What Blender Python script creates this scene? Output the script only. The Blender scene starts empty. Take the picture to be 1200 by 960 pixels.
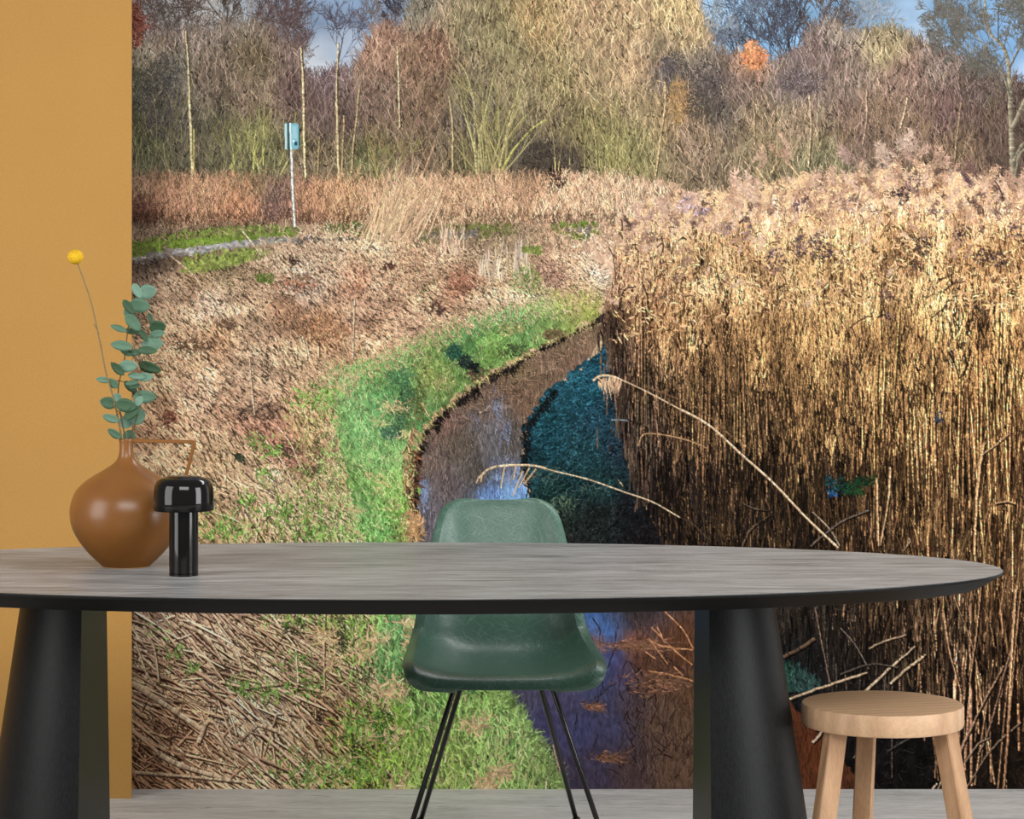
import bpy, bmesh, math, random
import numpy as np
from mathutils import Vector, Matrix, Euler

# ---------------------------------------------------------------------------
# CAMERA, WORLD, LIGHTS, EXPOSURE
# ---------------------------------------------------------------------------
scene = bpy.context.scene
EYE = 1.32
cam_d = bpy.data.cameras.new('camera'); cam = bpy.data.objects.new('camera', cam_d)
scene.collection.objects.link(cam)
cam.location = (0, 0, EYE); cam.rotation_euler = (math.radians(90), 0, 0)
cam_d.lens = 89.1; cam_d.sensor_width = 36; cam_d.shift_x = 40 / 1200; cam_d.shift_y = -137 / 1200
cam_d.clip_start = .05; cam_d.clip_end = 60
scene.camera = cam

world = bpy.data.worlds.new('room_daylight'); scene.world = world; world.use_nodes = True
wn = world.node_tree; wn.nodes['Background'].inputs[0].default_value = (.93, .96, 1.0, 1); wn.nodes['Background'].inputs[1].default_value = .24

def area(name, loc, target, sx, sy, power, color=(1, 1, 1)):
    d = bpy.data.lights.new(name, 'AREA'); d.shape = 'RECTANGLE'; d.size = sx; d.size_y = sy; d.energy = power; d.color = color
    o = bpy.data.objects.new(name, d); scene.collection.objects.link(o); o.location = loc
    o.rotation_euler = (Vector(target) - Vector(loc)).to_track_quat('-Z', 'Y').to_euler()
    return o
area('window_light_left', (-3.6, 3.1, 1.7), (.4, 6.5, .9), 2.0, 2.8, 105, (1, .985, .96))
area('window_light_right', (4.1, 3.1, 1.7), (.0, 6.5, .9), 2.0, 2.8, 180, (.98, .99, 1))
area('added_fill_front', (.1, .6, 3.3), (.1, 6.4, .7), 3.2, 1.5, 150, (1, .99, .97))  # added unseen overhead fill, placed for the highlight on the chair back
area('added_glare_strip', (1.1, 6.35, 2.75), (.6, 5.3, .74), 2.0, .35, 32, (1, 1, 1))  # added unseen strip light, put in to give the tabletop its glare

vs = scene.view_settings
vs.view_transform = 'Standard'; vs.look = 'None'; vs.exposure = 0.0; vs.gamma = 1.0; vs.use_curve_mapping = False

# ---------------------------------------------------------------------------
# HELPERS
# ---------------------------------------------------------------------------
random.seed(4)
COL = scene.collection
def link(name, me, parent=None, mat=None, loc=None):
    o = bpy.data.objects.new(name, me); COL.objects.link(o)
    if parent: o.parent = parent
    if mat and me is not None and not me.materials: me.materials.append(mat)
    if loc: o.location = loc
    return o
def thing(name, label, cat, loc=(0, 0, 0), group=None):
    o = bpy.data.objects.new(name, None); COL.objects.link(o); o.location = loc
    o.empty_display_size = .05; o['label'] = label; o['category'] = cat
    if group: o['group'] = group
    return o
def to_mesh(bm, name, smooth=True, angle=None):
    bmesh.ops.recalc_face_normals(bm, faces=bm.faces)
    me = bpy.data.meshes.new(name); bm.to_mesh(me); bm.free()
    for p in me.polygons: p.use_smooth = smooth
    if smooth and angle: me.set_sharp_from_angle(angle=math.radians(angle))
    return me
def rings(bm, rows, close=True, cap0=True, cap1=True):
    vv = [[bm.verts.new(p) for p in r] for r in rows]
    n = len(rows[0])
    for a, b in zip(vv, vv[1:]):
        for i in range(n if close else n - 1):
            j = (i + 1) % n; bm.faces.new((a[i], a[j], b[j], b[i]))
    if cap0: bm.faces.new(vv[0])
    if cap1: bm.faces.new(vv[-1])
    return vv
def lathe(prof, n=64, cap0=True, cap1=True, c=(0, 0)):
    bm = bmesh.new()
    rings(bm, [[(c[0] + r * math.cos(2 * math.pi * i / n), c[1] + r * math.sin(2 * math.pi * i / n), z) for i in range(n)] for r, z in prof], True, cap0, cap1)
    return bm
def smooth_path(pts, sub=8):
    P = [Vector(p) for p in pts]; P = [2 * P[0] - P[1]] + P + [2 * P[-1] - P[-2]]; out = []
    for i in range(1, len(P) - 2):
        for k in range(sub):
            t = k / sub
            out.append(.5 * (2 * P[i] + (P[i + 1] - P[i - 1]) * t + (2 * P[i - 1] - 5 * P[i] + 4 * P[i + 1] - P[i + 2]) * t * t + (3 * P[i] - P[i - 1] - 3 * P[i + 1] + P[i + 2]) * t ** 3))
    out.append(P[-2]); return out
def tube(bm, pts, r0, r1=None, n=12, caps=True):
    r1 = r0 if r1 is None else r1; m = len(pts); rows = []; up = Vector((.13, 1, .21)).normalized()
    for i, p in enumerate(pts):
        p = Vector(p); d = (Vector(pts[min(i + 1, m - 1)]) - Vector(pts[max(i - 1, 0)])).normalized()
        a = d.cross(up).normalized(); b = d.cross(a).normalized(); r = r0 + (r1 - r0) * i / (m - 1)
        rows.append([p + (a * math.cos(2 * math.pi * k / n) + b * math.sin(2 * math.pi * k / n)) * r for k in range(n)])
    rings(bm, rows, True, caps, caps)
def box(bm, x0, x1, y0, y1, z0, z1):
    m = bmesh.ops.create_cube(bm, size=1)
    for v in m['verts']: v.co = Vector((x0 + (v.co.x + .5) * (x1 - x0), y0 + (v.co.y + .5) * (y1 - y0), z0 + (v.co.z + .5) * (z1 - z0)))

# ---- node materials -----------------------------------------------------------
def mat(name, color=(.5, .5, .5), rough=.5, spec=.5, metal=0, coat=0, coat_rough=.1):
    m = bpy.data.materials.new(name); m.use_nodes = True; b = m.node_tree.nodes['Principled BSDF']
    b.inputs['Base Color'].default_value = (*color, 1); b.inputs['Roughness'].default_value = rough
    b.inputs['Specular IOR Level'].default_value = spec; b.inputs['Metallic'].default_value = metal
    b.inputs['Coat Weight'].default_value = coat; b.inputs['Coat Roughness'].default_value = coat_rough
    return m, m.node_tree, b
def nd(t, kind, **kw):
    n = t.nodes.new(kind)
    for k, v in kw.items():
        if k in n.inputs: n.inputs[k].default_value = v
        else: setattr(n, k, v)
    return n
def coords(t, scale=(1, 1, 1), rot=(0, 0, 0)):
    c = t.nodes.new('ShaderNodeTexCoord'); m = t.nodes.new('ShaderNodeMapping')
    m.inputs['Scale'].default_value = scale; m.inputs['Rotation'].default_value = rot
    t.links.new(c.outputs['Object'], m.inputs['Vector']); return m.outputs['Vector']
def ramp(t, fac, stops):
    r = t.nodes.new('ShaderNodeValToRGB'); t.links.new(fac, r.inputs[0])
    while len(r.color_ramp.elements) < len(stops): r.color_ramp.elements.new(.5)
    for e, (p, c) in zip(r.color_ramp.elements, stops): e.position = p; e.color = (*c, 1)
    return r.outputs['Color']
def bump(t, b, height, strength, dist=.001):
    n = nd(t, 'ShaderNodeBump', Strength=strength, Distance=dist); t.links.new(height, n.inputs['Height']); t.links.new(n.outputs['Normal'], b.inputs['Normal'])
def mul(t, a, b_, fac=1.0):
    m = t.nodes.new('ShaderNodeMix'); m.data_type = 'RGBA'; m.blend_type = 'MULTIPLY'; m.inputs[0].default_value = fac
    t.links.new(a, m.inputs[6]); t.links.new(b_, m.inputs[7]); return m.outputs[2]

def ochre_paint():
    m, t, b = mat('ochre_paint', (.57, .315, .085), .85, .2)
    n = nd(t, 'ShaderNodeTexNoise', Scale=260.0, Detail=3.0); t.links.new(coords(t), n.inputs['Vector'])
    n2 = nd(t, 'ShaderNodeTexNoise', Scale=2.2, Detail=3.0); t.links.new(coords(t), n2.inputs['Vector'])
    c = ramp(t, n.outputs['Fac'], [(.3, (.415, .222, .060)), (.7, (.465, .254, .072))]); c2 = ramp(t, n2.outputs['Fac'], [(.3, (.94, .94, .94)), (.7, (1, 1, 1))])
    t.links.new(mul(t, c, c2), b.inputs['Base Color']); bump(t, b, n.outputs['Fac'], .25, .0006); return m
def concrete():
    m, t, b = mat('grey_concrete', (.3, .29, .27), .6, .3)
    a = nd(t, 'ShaderNodeTexNoise', Scale=3.0, Detail=8.0, Roughness=.7); t.links.new(coords(t, (1, 5, 1)), a.inputs['Vector'])
    s = nd(t, 'ShaderNodeTexNoise', Scale=14.0, Detail=9.0, Roughness=.75); t.links.new(coords(t, (1, 6, 1), (0, 0, .12)), s.inputs['Vector'])
    w = nd(t, 'ShaderNodeTexNoise', Scale=5.0, Detail=12.0, Roughness=.8, Distortion=1.6); t.links.new(coords(t, (1, 9, 1), (0, 0, -.08)), w.inputs['Vector'])
    c = ramp(t, a.outputs['Fac'], [(.3, (.47, .45, .425)), (.55, (.60, .575, .545)), (.75, (.69, .665, .63))])
    d = ramp(t, s.outputs['Fac'], [(.3, (.72, .72, .71)), (.6, (1, 1, 1))]); e = ramp(t, w.outputs['Fac'], [(.38, (.42, .41, .40)), (.44, (.86, .86, .85)), (.5, (1, 1, 1))])
    t.links.new(mul(t, mul(t, c, d), e, .8), b.inputs['Base Color']); bump(t, b, s.outputs['Fac'], .25, .003); return m
def wood(name, lo, hi, scale, rough, ring=9.0, spec=.4, streak=.5, bmp=.15, dist=2.2):
    m, t, b = mat(name, hi, rough, spec)
    v = coords(t, scale)
    w = nd(t, 'ShaderNodeTexWave', Scale=ring, Distortion=dist, Detail=4.0); w.inputs['Detail Scale'].default_value = 1.4; w.bands_direction = 'Y'; t.links.new(v, w.inputs['Vector'])
    n = nd(t, 'ShaderNodeTexNoise', Scale=60.0, Detail=5.0, Roughness=.7); t.links.new(v, n.inputs['Vector'])
    k = nd(t, 'ShaderNodeTexNoise', Scale=11.0, Detail=2.0); t.links.new(v, k.inputs['Vector'])
    a = ramp(t, w.outputs['Fac'], [(.0, lo), (.55, tuple((x + y) / 2 for x, y in zip(lo, hi))), (1, hi)])
    g = ramp(t, n.outputs['Fac'], [(.35, (1 - streak,) * 3), (.6, (1, 1, 1))]); h = ramp(t, k.outputs['Fac'], [(.3, (.86,) * 3), (.7, (1.0,) * 3)])
    t.links.new(mul(t, mul(t, a, g), h), b.inputs['Base Color']); bump(t, b, n.outputs['Fac'], bmp, .0008); return m
M_OCHRE = ochre_paint(); M_FLOOR = concrete()
M_TOP = wood('black_stained_oak', (.012, .011, .0105), (.030, .028, .026), (1.0, 9.0, 1.0), .38, 7.0, .8, .35, .5)
M_TOP.node_tree.nodes['Principled BSDF'].inputs['Sheen Weight'].default_value = .3; M_TOP.node_tree.nodes['Principled BSDF'].inputs['Sheen Roughness'].default_value = .4
def grain_sheen():
    t = M_TOP.node_tree; b = t.nodes['Principled BSDF']
    n = nd(t, 'ShaderNodeTexNoise', Scale=5.0, Detail=9.0, Roughness=.72, Distortion=.5); t.links.new(coords(t, (1, 9.0, 1)), n.inputs['Vector'])
    r = nd(t, 'ShaderNodeMapRange'); r.inputs['From Min'].default_value = .36; r.inputs['From Max'].default_value = .62; r.inputs['To Min'].default_value = .10; r.inputs['To Max'].default_value = .42
    t.links.new(n.outputs['Fac'], r.inputs['Value']); t.links.new(r.outputs['Result'], b.inputs['Sheen Weight'])
grain_sheen()
def leg_mat():
    m, t, b = mat('black_lacquered_wood', (.009, .0095, .010), .42, .15)
    n = nd(t, 'ShaderNodeTexNoise', Scale=240.0, Detail=4.0, Roughness=.7); t.links.new(coords(t, (1.4, 1.4, .35)), n.inputs['Vector'])
    c = ramp(t, n.outputs['Fac'], [(.35, (.003, .0032, .0035)), (.7, (.010, .0105, .011))]); t.links.new(c, b.inputs['Base Color']); bump(t, b, n.outputs['Fac'], .45, .0008); return m
M_LEG = leg_mat()
M_EDGE = mat('black_lacquered_edge', (.004, .004, .004), .5, .12)[0]
M_OAK = wood('pale_oak', (.53, .325, .185), (.62, .395, .235), (.9, 8.0, 2.0), .5, 1.3, .35, .16, .12, 4.0)
M_OAKLEG = wood('pale_oak_leg', (.41, .23, .118), (.52, .31, .168), (5.0, 5.0, .7), .5, 2.0, .35, .2, .12, 3.0)
def ceramic():
    m, t, b = mat('satin_caramel_ceramic', (.30, .125, .035), .3, .4)
    n = nd(t, 'ShaderNodeTexNoise', Scale=9.0, Detail=3.0); t.links.new(coords(t), n.inputs['Vector'])
    t.links.new(ramp(t, n.outputs['Fac'], [(.3, (.20, .078, .018)), (.7, (.245, .100, .026))]), b.inputs['Base Color'])
    n2 = nd(t, 'ShaderNodeTexNoise', Scale=120.0, Detail=2.0); t.links.new(coords(t), n2.inputs['Vector']); bump(t, b, n2.outputs['Fac'], .06, .0006); return m
M_VASE = ceramic()
M_RAWCLAY = mat('pale_glaze_rim', (.52, .30, .13), .4, .4)[0]
M_LAMP = mat('glossy_black_lacquer', (.006, .005, .0045), .08, .34)[0]
M_OPAL = mat('opal_diffuser', (.7, .69, .66), .4, .4)[0]
def fiberglass():
    m, t, b = mat('sage_green_fiberglass', (.085, .17, .125), .34, .5)
    hs = []
    for k, ang in enumerate((.35, 1.25, -.55, 2.1, .9)):
        mp = t.nodes.new('ShaderNodeMapping'); mp.inputs['Scale'].default_value = (300, 60, 26)
        t.links.new(coords(t, (1, 1, 1), (0, ang, 0)), mp.inputs['Vector'])
        n = nd(t, 'ShaderNodeTexNoise', Scale=1.0, Detail=1.0, Distortion=.6); t.links.new(mp.outputs['Vector'], n.inputs['Vector']); hs.append(n.outputs['Fac'])
    x = hs[0]
    for h in hs[1:]:
        k = nd(t, 'ShaderNodeMath', operation='MAXIMUM'); t.links.new(x, k.inputs[0]); t.links.new(h, k.inputs[1]); x = k.outputs[0]
    t.links.new(ramp(t, x, [(.62, (.054, .118, .084)), (.82, (.110, .200, .152))]), b.inputs['Base Color'])
    bump(t, b, x, .6, .0016); return m
M_SHELL = fiberglass()
M_STEEL = mat('black_steel_rod', (.008, .008, .008), .22, .6)[0]
M_RUBBER = mat('black_rubber', (.012, .012, .012), .7, .3)[0]
def leaf_mat():
    m, t, b = mat('eucalyptus_leaf', (.14, .27, .19), .55, .4)
    o = t.nodes.new('ShaderNodeObjectInfo'); n = nd(t, 'ShaderNodeTexNoise', Scale=7.0, Detail=3.0); t.links.new(coords(t), n.inputs['Vector'])
    a = ramp(t, o.outputs['Random'], [(0, (.030, .075, .030)), (.5, (.085, .175, .105)), (1, (.17, .30, .225))]); c = ramp(t, n.outputs['Fac'], [(.3, (.8, .82, .8)), (.7, (1, 1, 1))])
    t.links.new(mul(t, a, c), b.inputs['Base Color']); return m
M_LEAF = leaf_mat()
M_STEM = mat('olive_brown_stem', (.10, .075, .035), .6, .3)[0]
M_DRYSTEM = mat('dry_flower_stem', (.20, .14, .06), .6, .3)[0]
def petal():
    m, t, b = mat('yellow_florets', (.80, .50, .02), .8, .2)
    n = nd(t, 'ShaderNodeTexVoronoi', Scale=420.0); t.links.new(coords(t), n.inputs['Vector'])
    t.links.new(ramp(t, n.outputs['Distance'], [(.1, (.86, .56, .03)), (.7, (.55, .30, .01))]), b.inputs['Base Color']); return m
M_YELLOW = petal()

# ---------------------------------------------------------------------------
# THE SETTING: floor, back wall, ochre wall panel
# ---------------------------------------------------------------------------
WALL_Y = 6.736
PPM = 2970 / WALL_Y                       # print units per metre on the mural wall
bm = bmesh.new(); box(bm, -5, 5, -3.2, WALL_Y + .2, -.1, 0); o = link('floor', to_mesh(bm, 'floor', False), None, M_FLOOR); o['kind'] = 'structure'
m_white, _, _ = mat('white_wall_paint', (.74, .73, .70), .9, .2)
bm = bmesh.new(); box(bm, -5, 5, WALL_Y + .004, WALL_Y + .2, 0, 2.75); o = link('wall_back', to_mesh(bm, 'wall_back', False), None, m_white); o['kind'] = 'structure'
PX = (154 - 560) / (2970 / 6.611)
bm = bmesh.new(); box(bm, -5, PX, 6.611, 6.621, 0, 2.75); o = link('wall_left', to_mesh(bm, 'wall_left', False), None, M_OCHRE); o['kind'] = 'structure'
o['label'] = 'flat ochre yellow wall panel left of the landscape mural'

INK_GAIN, INK_CRISP = 0.8, 0.35
# ---------------------------------------------------------------------------
# THE PRINT ON THE MURAL.  The wall carries a flat landscape wallpaper; its
# printed motif is drawn here stroke by stroke into an array of ink colours,
# which become the colour attribute of the mural's mesh.
# Print units: 1 unit = 2.27 mm on the wall, u to the right, v downward.
# ---------------------------------------------------------------------------
U0, U1, V0, V1 = 60, 1480, -215, 928
SS = 2
CW, CH = (U1 - U0) * SS, (V1 - V0) * SS
rng = np.random.default_rng(7)

def resize(a, h, w):
    ys = np.linspace(0, a.shape[0] - 1, h); xs = np.linspace(0, a.shape[1] - 1, w)
    y0 = np.floor(ys).astype(int); x0 = np.floor(xs).astype(int)
    y1 = np.minimum(y0 + 1, a.shape[0] - 1); x1 = np.minimum(x0 + 1, a.shape[1] - 1)
    sh = (-1, 1, 1) if a.ndim == 3 else (-1, 1)
    sw = (1, -1, 1) if a.ndim == 3 else (1, -1)
    fy = (ys - y0).reshape(sh).astype(np.float32); fx = (xs - x0).reshape(sw).astype(np.float32)
    a = a.astype(np.float32)
    r = a[y0] * (1 - fy) + a[y1] * fy
    return r[:, x0] * (1 - fx) + r[:, x1] * fx

def noise(sx, sy=None, seed=0):
    sy = sy or sx
    g = np.random.default_rng(1000 + seed)
    return g.standard_normal((max(2, int((V1 - V0) / sy)), max(2, int((U1 - U0) / sx))))

def win(a, y0, y1, x0, x1):
    """bilinear blow-up of a coarse grid, cut to one window of the canvas"""
    ys = np.arange(y0, y1) * ((a.shape[0] - 1) / (CH - 1)); xs = np.arange(x0, x1) * ((a.shape[1] - 1) / (CW - 1))
    iy = np.minimum(ys.astype(int), a.shape[0] - 2); ix = np.minimum(xs.astype(int), a.shape[1] - 2)
    e = (1,) if a.ndim == 3 else ()
    fy = (ys - iy).reshape((-1, 1) + e).astype(np.float32); fx = (xs - ix).reshape((1, -1) + e).astype(np.float32)
    a = a.astype(np.float32); r = a[iy] * (1 - fy) + a[iy + 1] * fy
    return r[:, ix] * (1 - fx) + r[:, ix + 1] * fx

def field(pts, p=4.0):
    """smooth colour field through scattered control colours (u, v, r, g, b)"""
    P = np.array(pts, dtype=np.float32)
    gh, gw = (V1 - V0) // 8 + 1, (U1 - U0) // 8 + 1
    gy, gx = np.meshgrid(np.linspace(V0, V1, gh), np.linspace(U0, U1, gw), indexing='ij')
    d = (gx[..., None] - P[:, 0]) ** 2 + (gy[..., None] - P[:, 1]) ** 2 + 60.0
    w = d ** (-p / 2)
    return (w @ P[:, 2:]) / w.sum(-1, keepdims=True)          # coarse (gh, gw, 3)

def at(f, u, v):
    """sample a coarse field at print coordinates"""
    gx = np.clip((np.asarray(u) - U0) / (U1 - U0) * (f.shape[1] - 1), 0, f.shape[1] - 1.001)
    gy = np.clip((np.asarray(v) - V0) / (V1 - V0) * (f.shape[0] - 1), 0, f.shape[0] - 1.001)
    x0 = gx.astype(int); y0 = gy.astype(int); fx = (gx - x0)[..., None]; fy = (gy - y0)[..., None]
    return (f[y0, x0] * (1 - fx) * (1 - fy) + f[y0, x0 + 1] * fx * (1 - fy)
            + f[y0 + 1, x0] * (1 - fx) * fy + f[y0 + 1, x0 + 1] * fx * fy)

def inside(poly, u, v):
    u = np.asarray(u, dtype=np.float64); v = np.asarray(v, dtype=np.float64)
    c = np.zeros(u.shape, bool); n = len(poly)
    for i in range(n):
        x1, y1 = poly[i]; x2, y2 = poly[(i + 1) % n]
        if y1 == y2: continue
        k = ((y1 > v) != (y2 > v)) & (u < (x2 - x1) * (v - y1) / (y2 - y1) + x1)
        c ^= k
    return c

canvas = np.zeros((CH, CW, 3), dtype=np.float32)
_gv, _gu = np.mgrid[0:CH, 0:CW].astype(np.float32)
_gu = _gu / SS + U0; _gv = _gv / SS + V0

def fill(poly, f, wob=0.0, n=None, amp=0.0, alpha=1.0, seed=0):
    """lay a colour field inside an outline whose edge wobbles by wob units"""
    us = [p[0] for p in poly]; vs = [p[1] for p in poly]
    x0 = max(0, int((min(us) - U0 - 20) * SS)); x1 = min(CW, int((max(us) - U0 + 20) * SS))
    y0 = max(0, int((min(vs) - V0 - 20) * SS)); y1 = min(CH, int((max(vs) - V0 + 20) * SS))
    u = _gu[y0:y1, x0:x1]; v = _gv[y0:y1, x0:x1]
    if wob:
        u = u + wob * win(noise(5, 5, seed + 50), y0, y1, x0, x1); v = v + wob * win(noise(4, 4, seed + 51), y0, y1, x0, x1)
    m = inside(poly, u, v)
    col = win(f, y0, y1, x0, x1)
    for nn in (() if n is None else n if isinstance(n, tuple) else (n,)): col = col * (1 + amp * win(nn, y0, y1, x0, x1)[..., None])
    sub = canvas[y0:y1, x0:x1]
    sub[m] = sub[m] * (1 - alpha) + col[m] * alpha

def strokes(u, v, ang, ln, col, w0=1.2, w1=0.6, curv=0.0, shade=0.0, flick=0.0, alpha=1.0):
    """paint many tapering curved strokes, in order; ang in degrees, 0 = right, 90 = up"""
    u = np.atleast_1d(np.asarray(u, float)); N = len(u)
    bc = lambda a: np.broadcast_to(np.asarray(a, float), (N,)).copy()
    v, ang, ln, w0, w1, curv, alpha = map(bc, (v, ang, ln, w0, w1, curv, alpha))
    col = np.broadcast_to(np.asarray(col, np.float32), (N, 3))
    B = max(200, int(3.0e6 / (ln.max() * SS * 1.3 * (max(w0.max(), w1.max()) * SS + 2))))
    for s in range(0, N, B):
        e = min(N, s + B); L = ln[s:e]
        n = int(np.ceil(L.max() * SS * 1.25)) + 2
        t = np.linspace(0, 1, n)[None, :]
        a = np.radians(ang[s:e, None] + curv[s:e, None] * t)
        st = L[:, None] / (n - 1)
        pu = u[s:e, None] + np.cumsum(np.cos(a), 1) * st
        pv = v[s:e, None] - np.cumsum(np.sin(a), 1) * st
        wid = (w0[s:e, None] * (1 - t) + w1[s:e, None] * t) * SS
        K = int(np.ceil(wid.max() / 2 - 0.25)); K = max(K, 0)
        js = np.arange(-K, K + 1)
        px = (pu[..., None] - U0) * SS + np.sin(a)[..., None] * js
        py = (pv[..., None] - V0) * SS + np.cos(a)[..., None] * js
        ok = np.abs(js) <= np.maximum(wid[..., None] / 2, 0.3)
        ix = np.round(px).astype(np.int32); iy = np.round(py).astype(np.int32)
        ok &= (ix >= 0) & (ix < CW) & (iy >= 0) & (iy < CH)
        c = col[s:e, None, None, :] * np.ones((1, n, len(js), 1), np.float32)
        if shade: c = c * (1 - shade * (js / max(K, 1)))[None, None, :, None]
        if flick:
            q = rng.standard_normal((e - s, max(2, n // 7)))
            k = np.minimum((np.arange(n) / 7).astype(int), q.shape[1] - 1)
            c = c * (1 + flick * q[:, k])[..., None, None]
        al = np.broadcast_to(alpha[s:e, None, None], ok.shape)[ok][:, None]
        iy = iy[ok]; ix = ix[ok]; c = c[ok]
        if (alpha[s:e] < 1).any(): c = canvas[iy, ix] * (1 - al) + c * al
        canvas[iy, ix] = c

def path(pts, col, w0=2.0, w1=1.0, shade=0.3, jit=0.0):
    """one long drawn line through given points (Catmull-Rom)"""
    P = np.array(pts, float); P = np.vstack([2 * P[0] - P[1], P, 2 * P[-1] - P[-2]])
    out = []
    for i in range(1, len(P) - 2):
        d = np.hypot(*(P[i + 1] - P[i])); m = max(2, int(d * SS * 1.5)); t = np.linspace(0, 1, m, endpoint=False)[:, None]
        out.append(0.5 * (2 * P[i] + (P[i + 1] - P[i - 1]) * t + (2 * P[i - 1] - 5 * P[i] + 4 * P[i + 1] - P[i + 2]) * t ** 2
                          + (3 * P[i] - P[i - 1] - 3 * P[i + 1] + P[i + 2]) * t ** 3))
    Q = np.vstack(out); n = len(Q)
    if jit:
        Q = Q + np.interp(np.arange(n), np.arange(0, n + 12, 12), rng.standard_normal(len(np.arange(0, n + 12, 12))) * jit)[:, None]
    D = np.gradient(Q, axis=0); D /= np.hypot(D[:, 0], D[:, 1])[:, None] + 1e-9
    w = np.linspace(w0, w1, n) * SS; K = int(np.ceil(max(w0, w1) * SS / 2)); js = np.arange(-K, K + 1)
    ix = np.round((Q[:, 0, None] - U0) * SS - D[:, 1, None] * js).astype(int)
    iy = np.round((Q[:, 1, None] - V0) * SS + D[:, 0, None] * js).astype(int)
    ok = (np.abs(js)[None] <= np.maximum(w[:, None] / 2, .3)) & (ix >= 0) & (ix < CW) & (iy >= 0) & (iy < CH)
    c = np.array(col, np.float32)[None, None] * (1 - shade * js / max(K, 1))[None, :, None] * np.ones((n, 1, 1))
    q = 1 + 0.12 * rng.standard_normal(n // 6 + 1); c = c * q[np.arange(n) // 6][:, None, None]
    canvas[iy[ok], ix[ok]] = c[ok]

def scatter(n, poly, dens=None):
    us = [p[0] for p in poly]; vs = [p[1] for p in poly]
    u = rng.uniform(min(us), max(us), n); v = rng.uniform(min(vs), max(vs), n)
    k = inside(poly, u, v)
    if dens is not None: k &= rng.random(n) < dens(u, v)
    return u[k], v[k]

def vary(c, lum=0.25, hue=0.05):
    n = len(c)
    return c * (1 + lum * rng.standard_normal((n, 1))) * (1 + hue * .5 * rng.standard_normal((n, 3)))

def ss(x, a, b):
    t = np.clip((x - a) / (b - a), 0, 1); return t * t * (3 - 2 * t)

def tree(u, v, ang, ln, w, col, depth=6, spread=28, shrink=.78, up=0.1, kids=3, wind=0.0):
    """a bare branching crown, drawn level by level"""
    lvl = [(u, v, ang, ln, w)]
    for d in range(depth):
        A = np.array(lvl); n = len(A); cv = rng.normal(0, 14, n)
        strokes(A[:, 0], A[:, 1], A[:, 2], A[:, 3], vary(np.tile(np.array(col, float), (n, 1)), .14, .03),
                w0=A[:, 4], w1=A[:, 4] * .75, curv=cv, shade=.2)
        nxt = []
        for i, (x, y, a, l, ww) in enumerate(lvl):
            for k in range(kids):
                f = 1.0 if k == 0 else rng.uniform(.35, .95)
                am = np.radians(a + cv[i] * f / 2)
                na = a + cv[i] * f + (rng.normal(0, 9) if k == 0 else rng.choice([-1, 1]) * rng.normal(spread, 9))
                na += (90 - na) * up + wind
                nxt.append((x + np.cos(am) * l * f, y - np.sin(am) * l * f, na, l * shrink * rng.uniform(.75, 1.15), ww * (.72 if k == 0 else .55)))
        lvl = nxt if len(nxt) < 2500 else [nxt[i] for i in rng.choice(len(nxt), 2500, replace=False)]

# ---- sky -------------------------------------------------------------------
SKY = field([(60,-200,92,128,172),(400,-200,100,135,178),(800,-200,92,128,170),(1200,-200,85,122,165),(1450,-200,80,118,160),
             (170,20,175,182,185),(190,60,170,172,170),(160,60,200,198,190),(380,10,128,152,182),(440,5,120,146,178),(400,60,168,182,202),(370,85,196,202,212),
             (840,20,130,165,196),(900,60,112,150,184),(870,10,125,160,192),(1010,10,104,143,178),(1060,20,120,146,172),(1080,45,140,163,186),
             (1120,20,98,140,180),(1180,60,108,150,194),(1200,90,150,175,205),(1300,40,104,145,185),(1450,80,120,155,190)])
canvas[:] = win(SKY, 0, CH, 0, CW) * (1 + .05 * win(noise(40, 25, 1), 0, CH, 0, CW) + .03 * win(noise(12, 8, 2), 0, CH, 0, CW))[..., None]

# ---- trees beyond the reeds -------------------------------------------------
WOOD = field([(100,-60,120,100,85),(160,10,150,70,52),(160,40,140,64,48),(165,60,150,135,110),(165,95,104,98,72),(165,170,96,92,62),(200,20,138,125,118),(200,90,102,94,80),(200,140,92,82,70),
   (240,30,128,108,95),(250,90,114,94,76),(250,160,86,78,58),(290,20,125,110,95),(300,70,112,94,66),(300,120,120,98,76),(300,170,112,106,64),(330,30,120,95,85),(350,110,100,76,68),
   (340,60,118,94,82),(360,30,105,85,85),(380,90,110,88,88),(395,140,100,78,70),(380,190,118,98,70),(430,70,148,110,86),(450,45,150,108,84),(440,120,118,92,75),(430,190,104,98,58),(470,190,118,92,70),
   (480,15,120,110,90),(480,70,128,96,70),(510,60,138,98,74),(505,120,118,90,66),(545,40,125,110,74),(545,120,112,98,68),(548,130,84,70,70),(560,190,104,92,58),(590,50,122,108,68),(610,110,128,110,74),
   (630,30,148,118,70),(650,100,134,114,70),(640,140,118,100,68),(630,185,76,66,54),(660,190,84,70,58),(700,30,156,122,82),(700,90,144,118,78),(690,160,118,104,60),(720,180,124,116,62),
   (745,30,158,126,84),(740,80,156,122,84),(745,130,142,118,78),(730,170,128,116,66),(790,20,162,132,82),(800,50,160,130,84),(780,60,130,108,78),(785,90,92,80,74),(815,80,108,94,80),(800,120,138,108,72),(790,130,140,110,70),
   (830,100,88,78,74),(840,130,86,76,66),(820,160,128,102,78),(860,110,106,84,72),(880,70,150,104,76),(890,150,124,102,74),(900,180,120,102,68),(930,100,104,88,82),(935,150,130,106,78),
   (960,60,110,88,80),(980,40,130,112,96),(990,90,118,96,82),(1000,150,112,86,70),(1040,60,128,110,74),(1060,90,124,94,78),(1050,150,114,88,68),(1100,80,110,90,78),(1110,130,100,74,66),
   (1150,100,92,74,66),(1170,150,86,66,56),(1195,170,80,62,52),(1120,180,110,84,62),(960,190,118,108,72),(1300,100,100,80,66),(1400,150,96,76,60),(100,150,92,84,62)])
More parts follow.
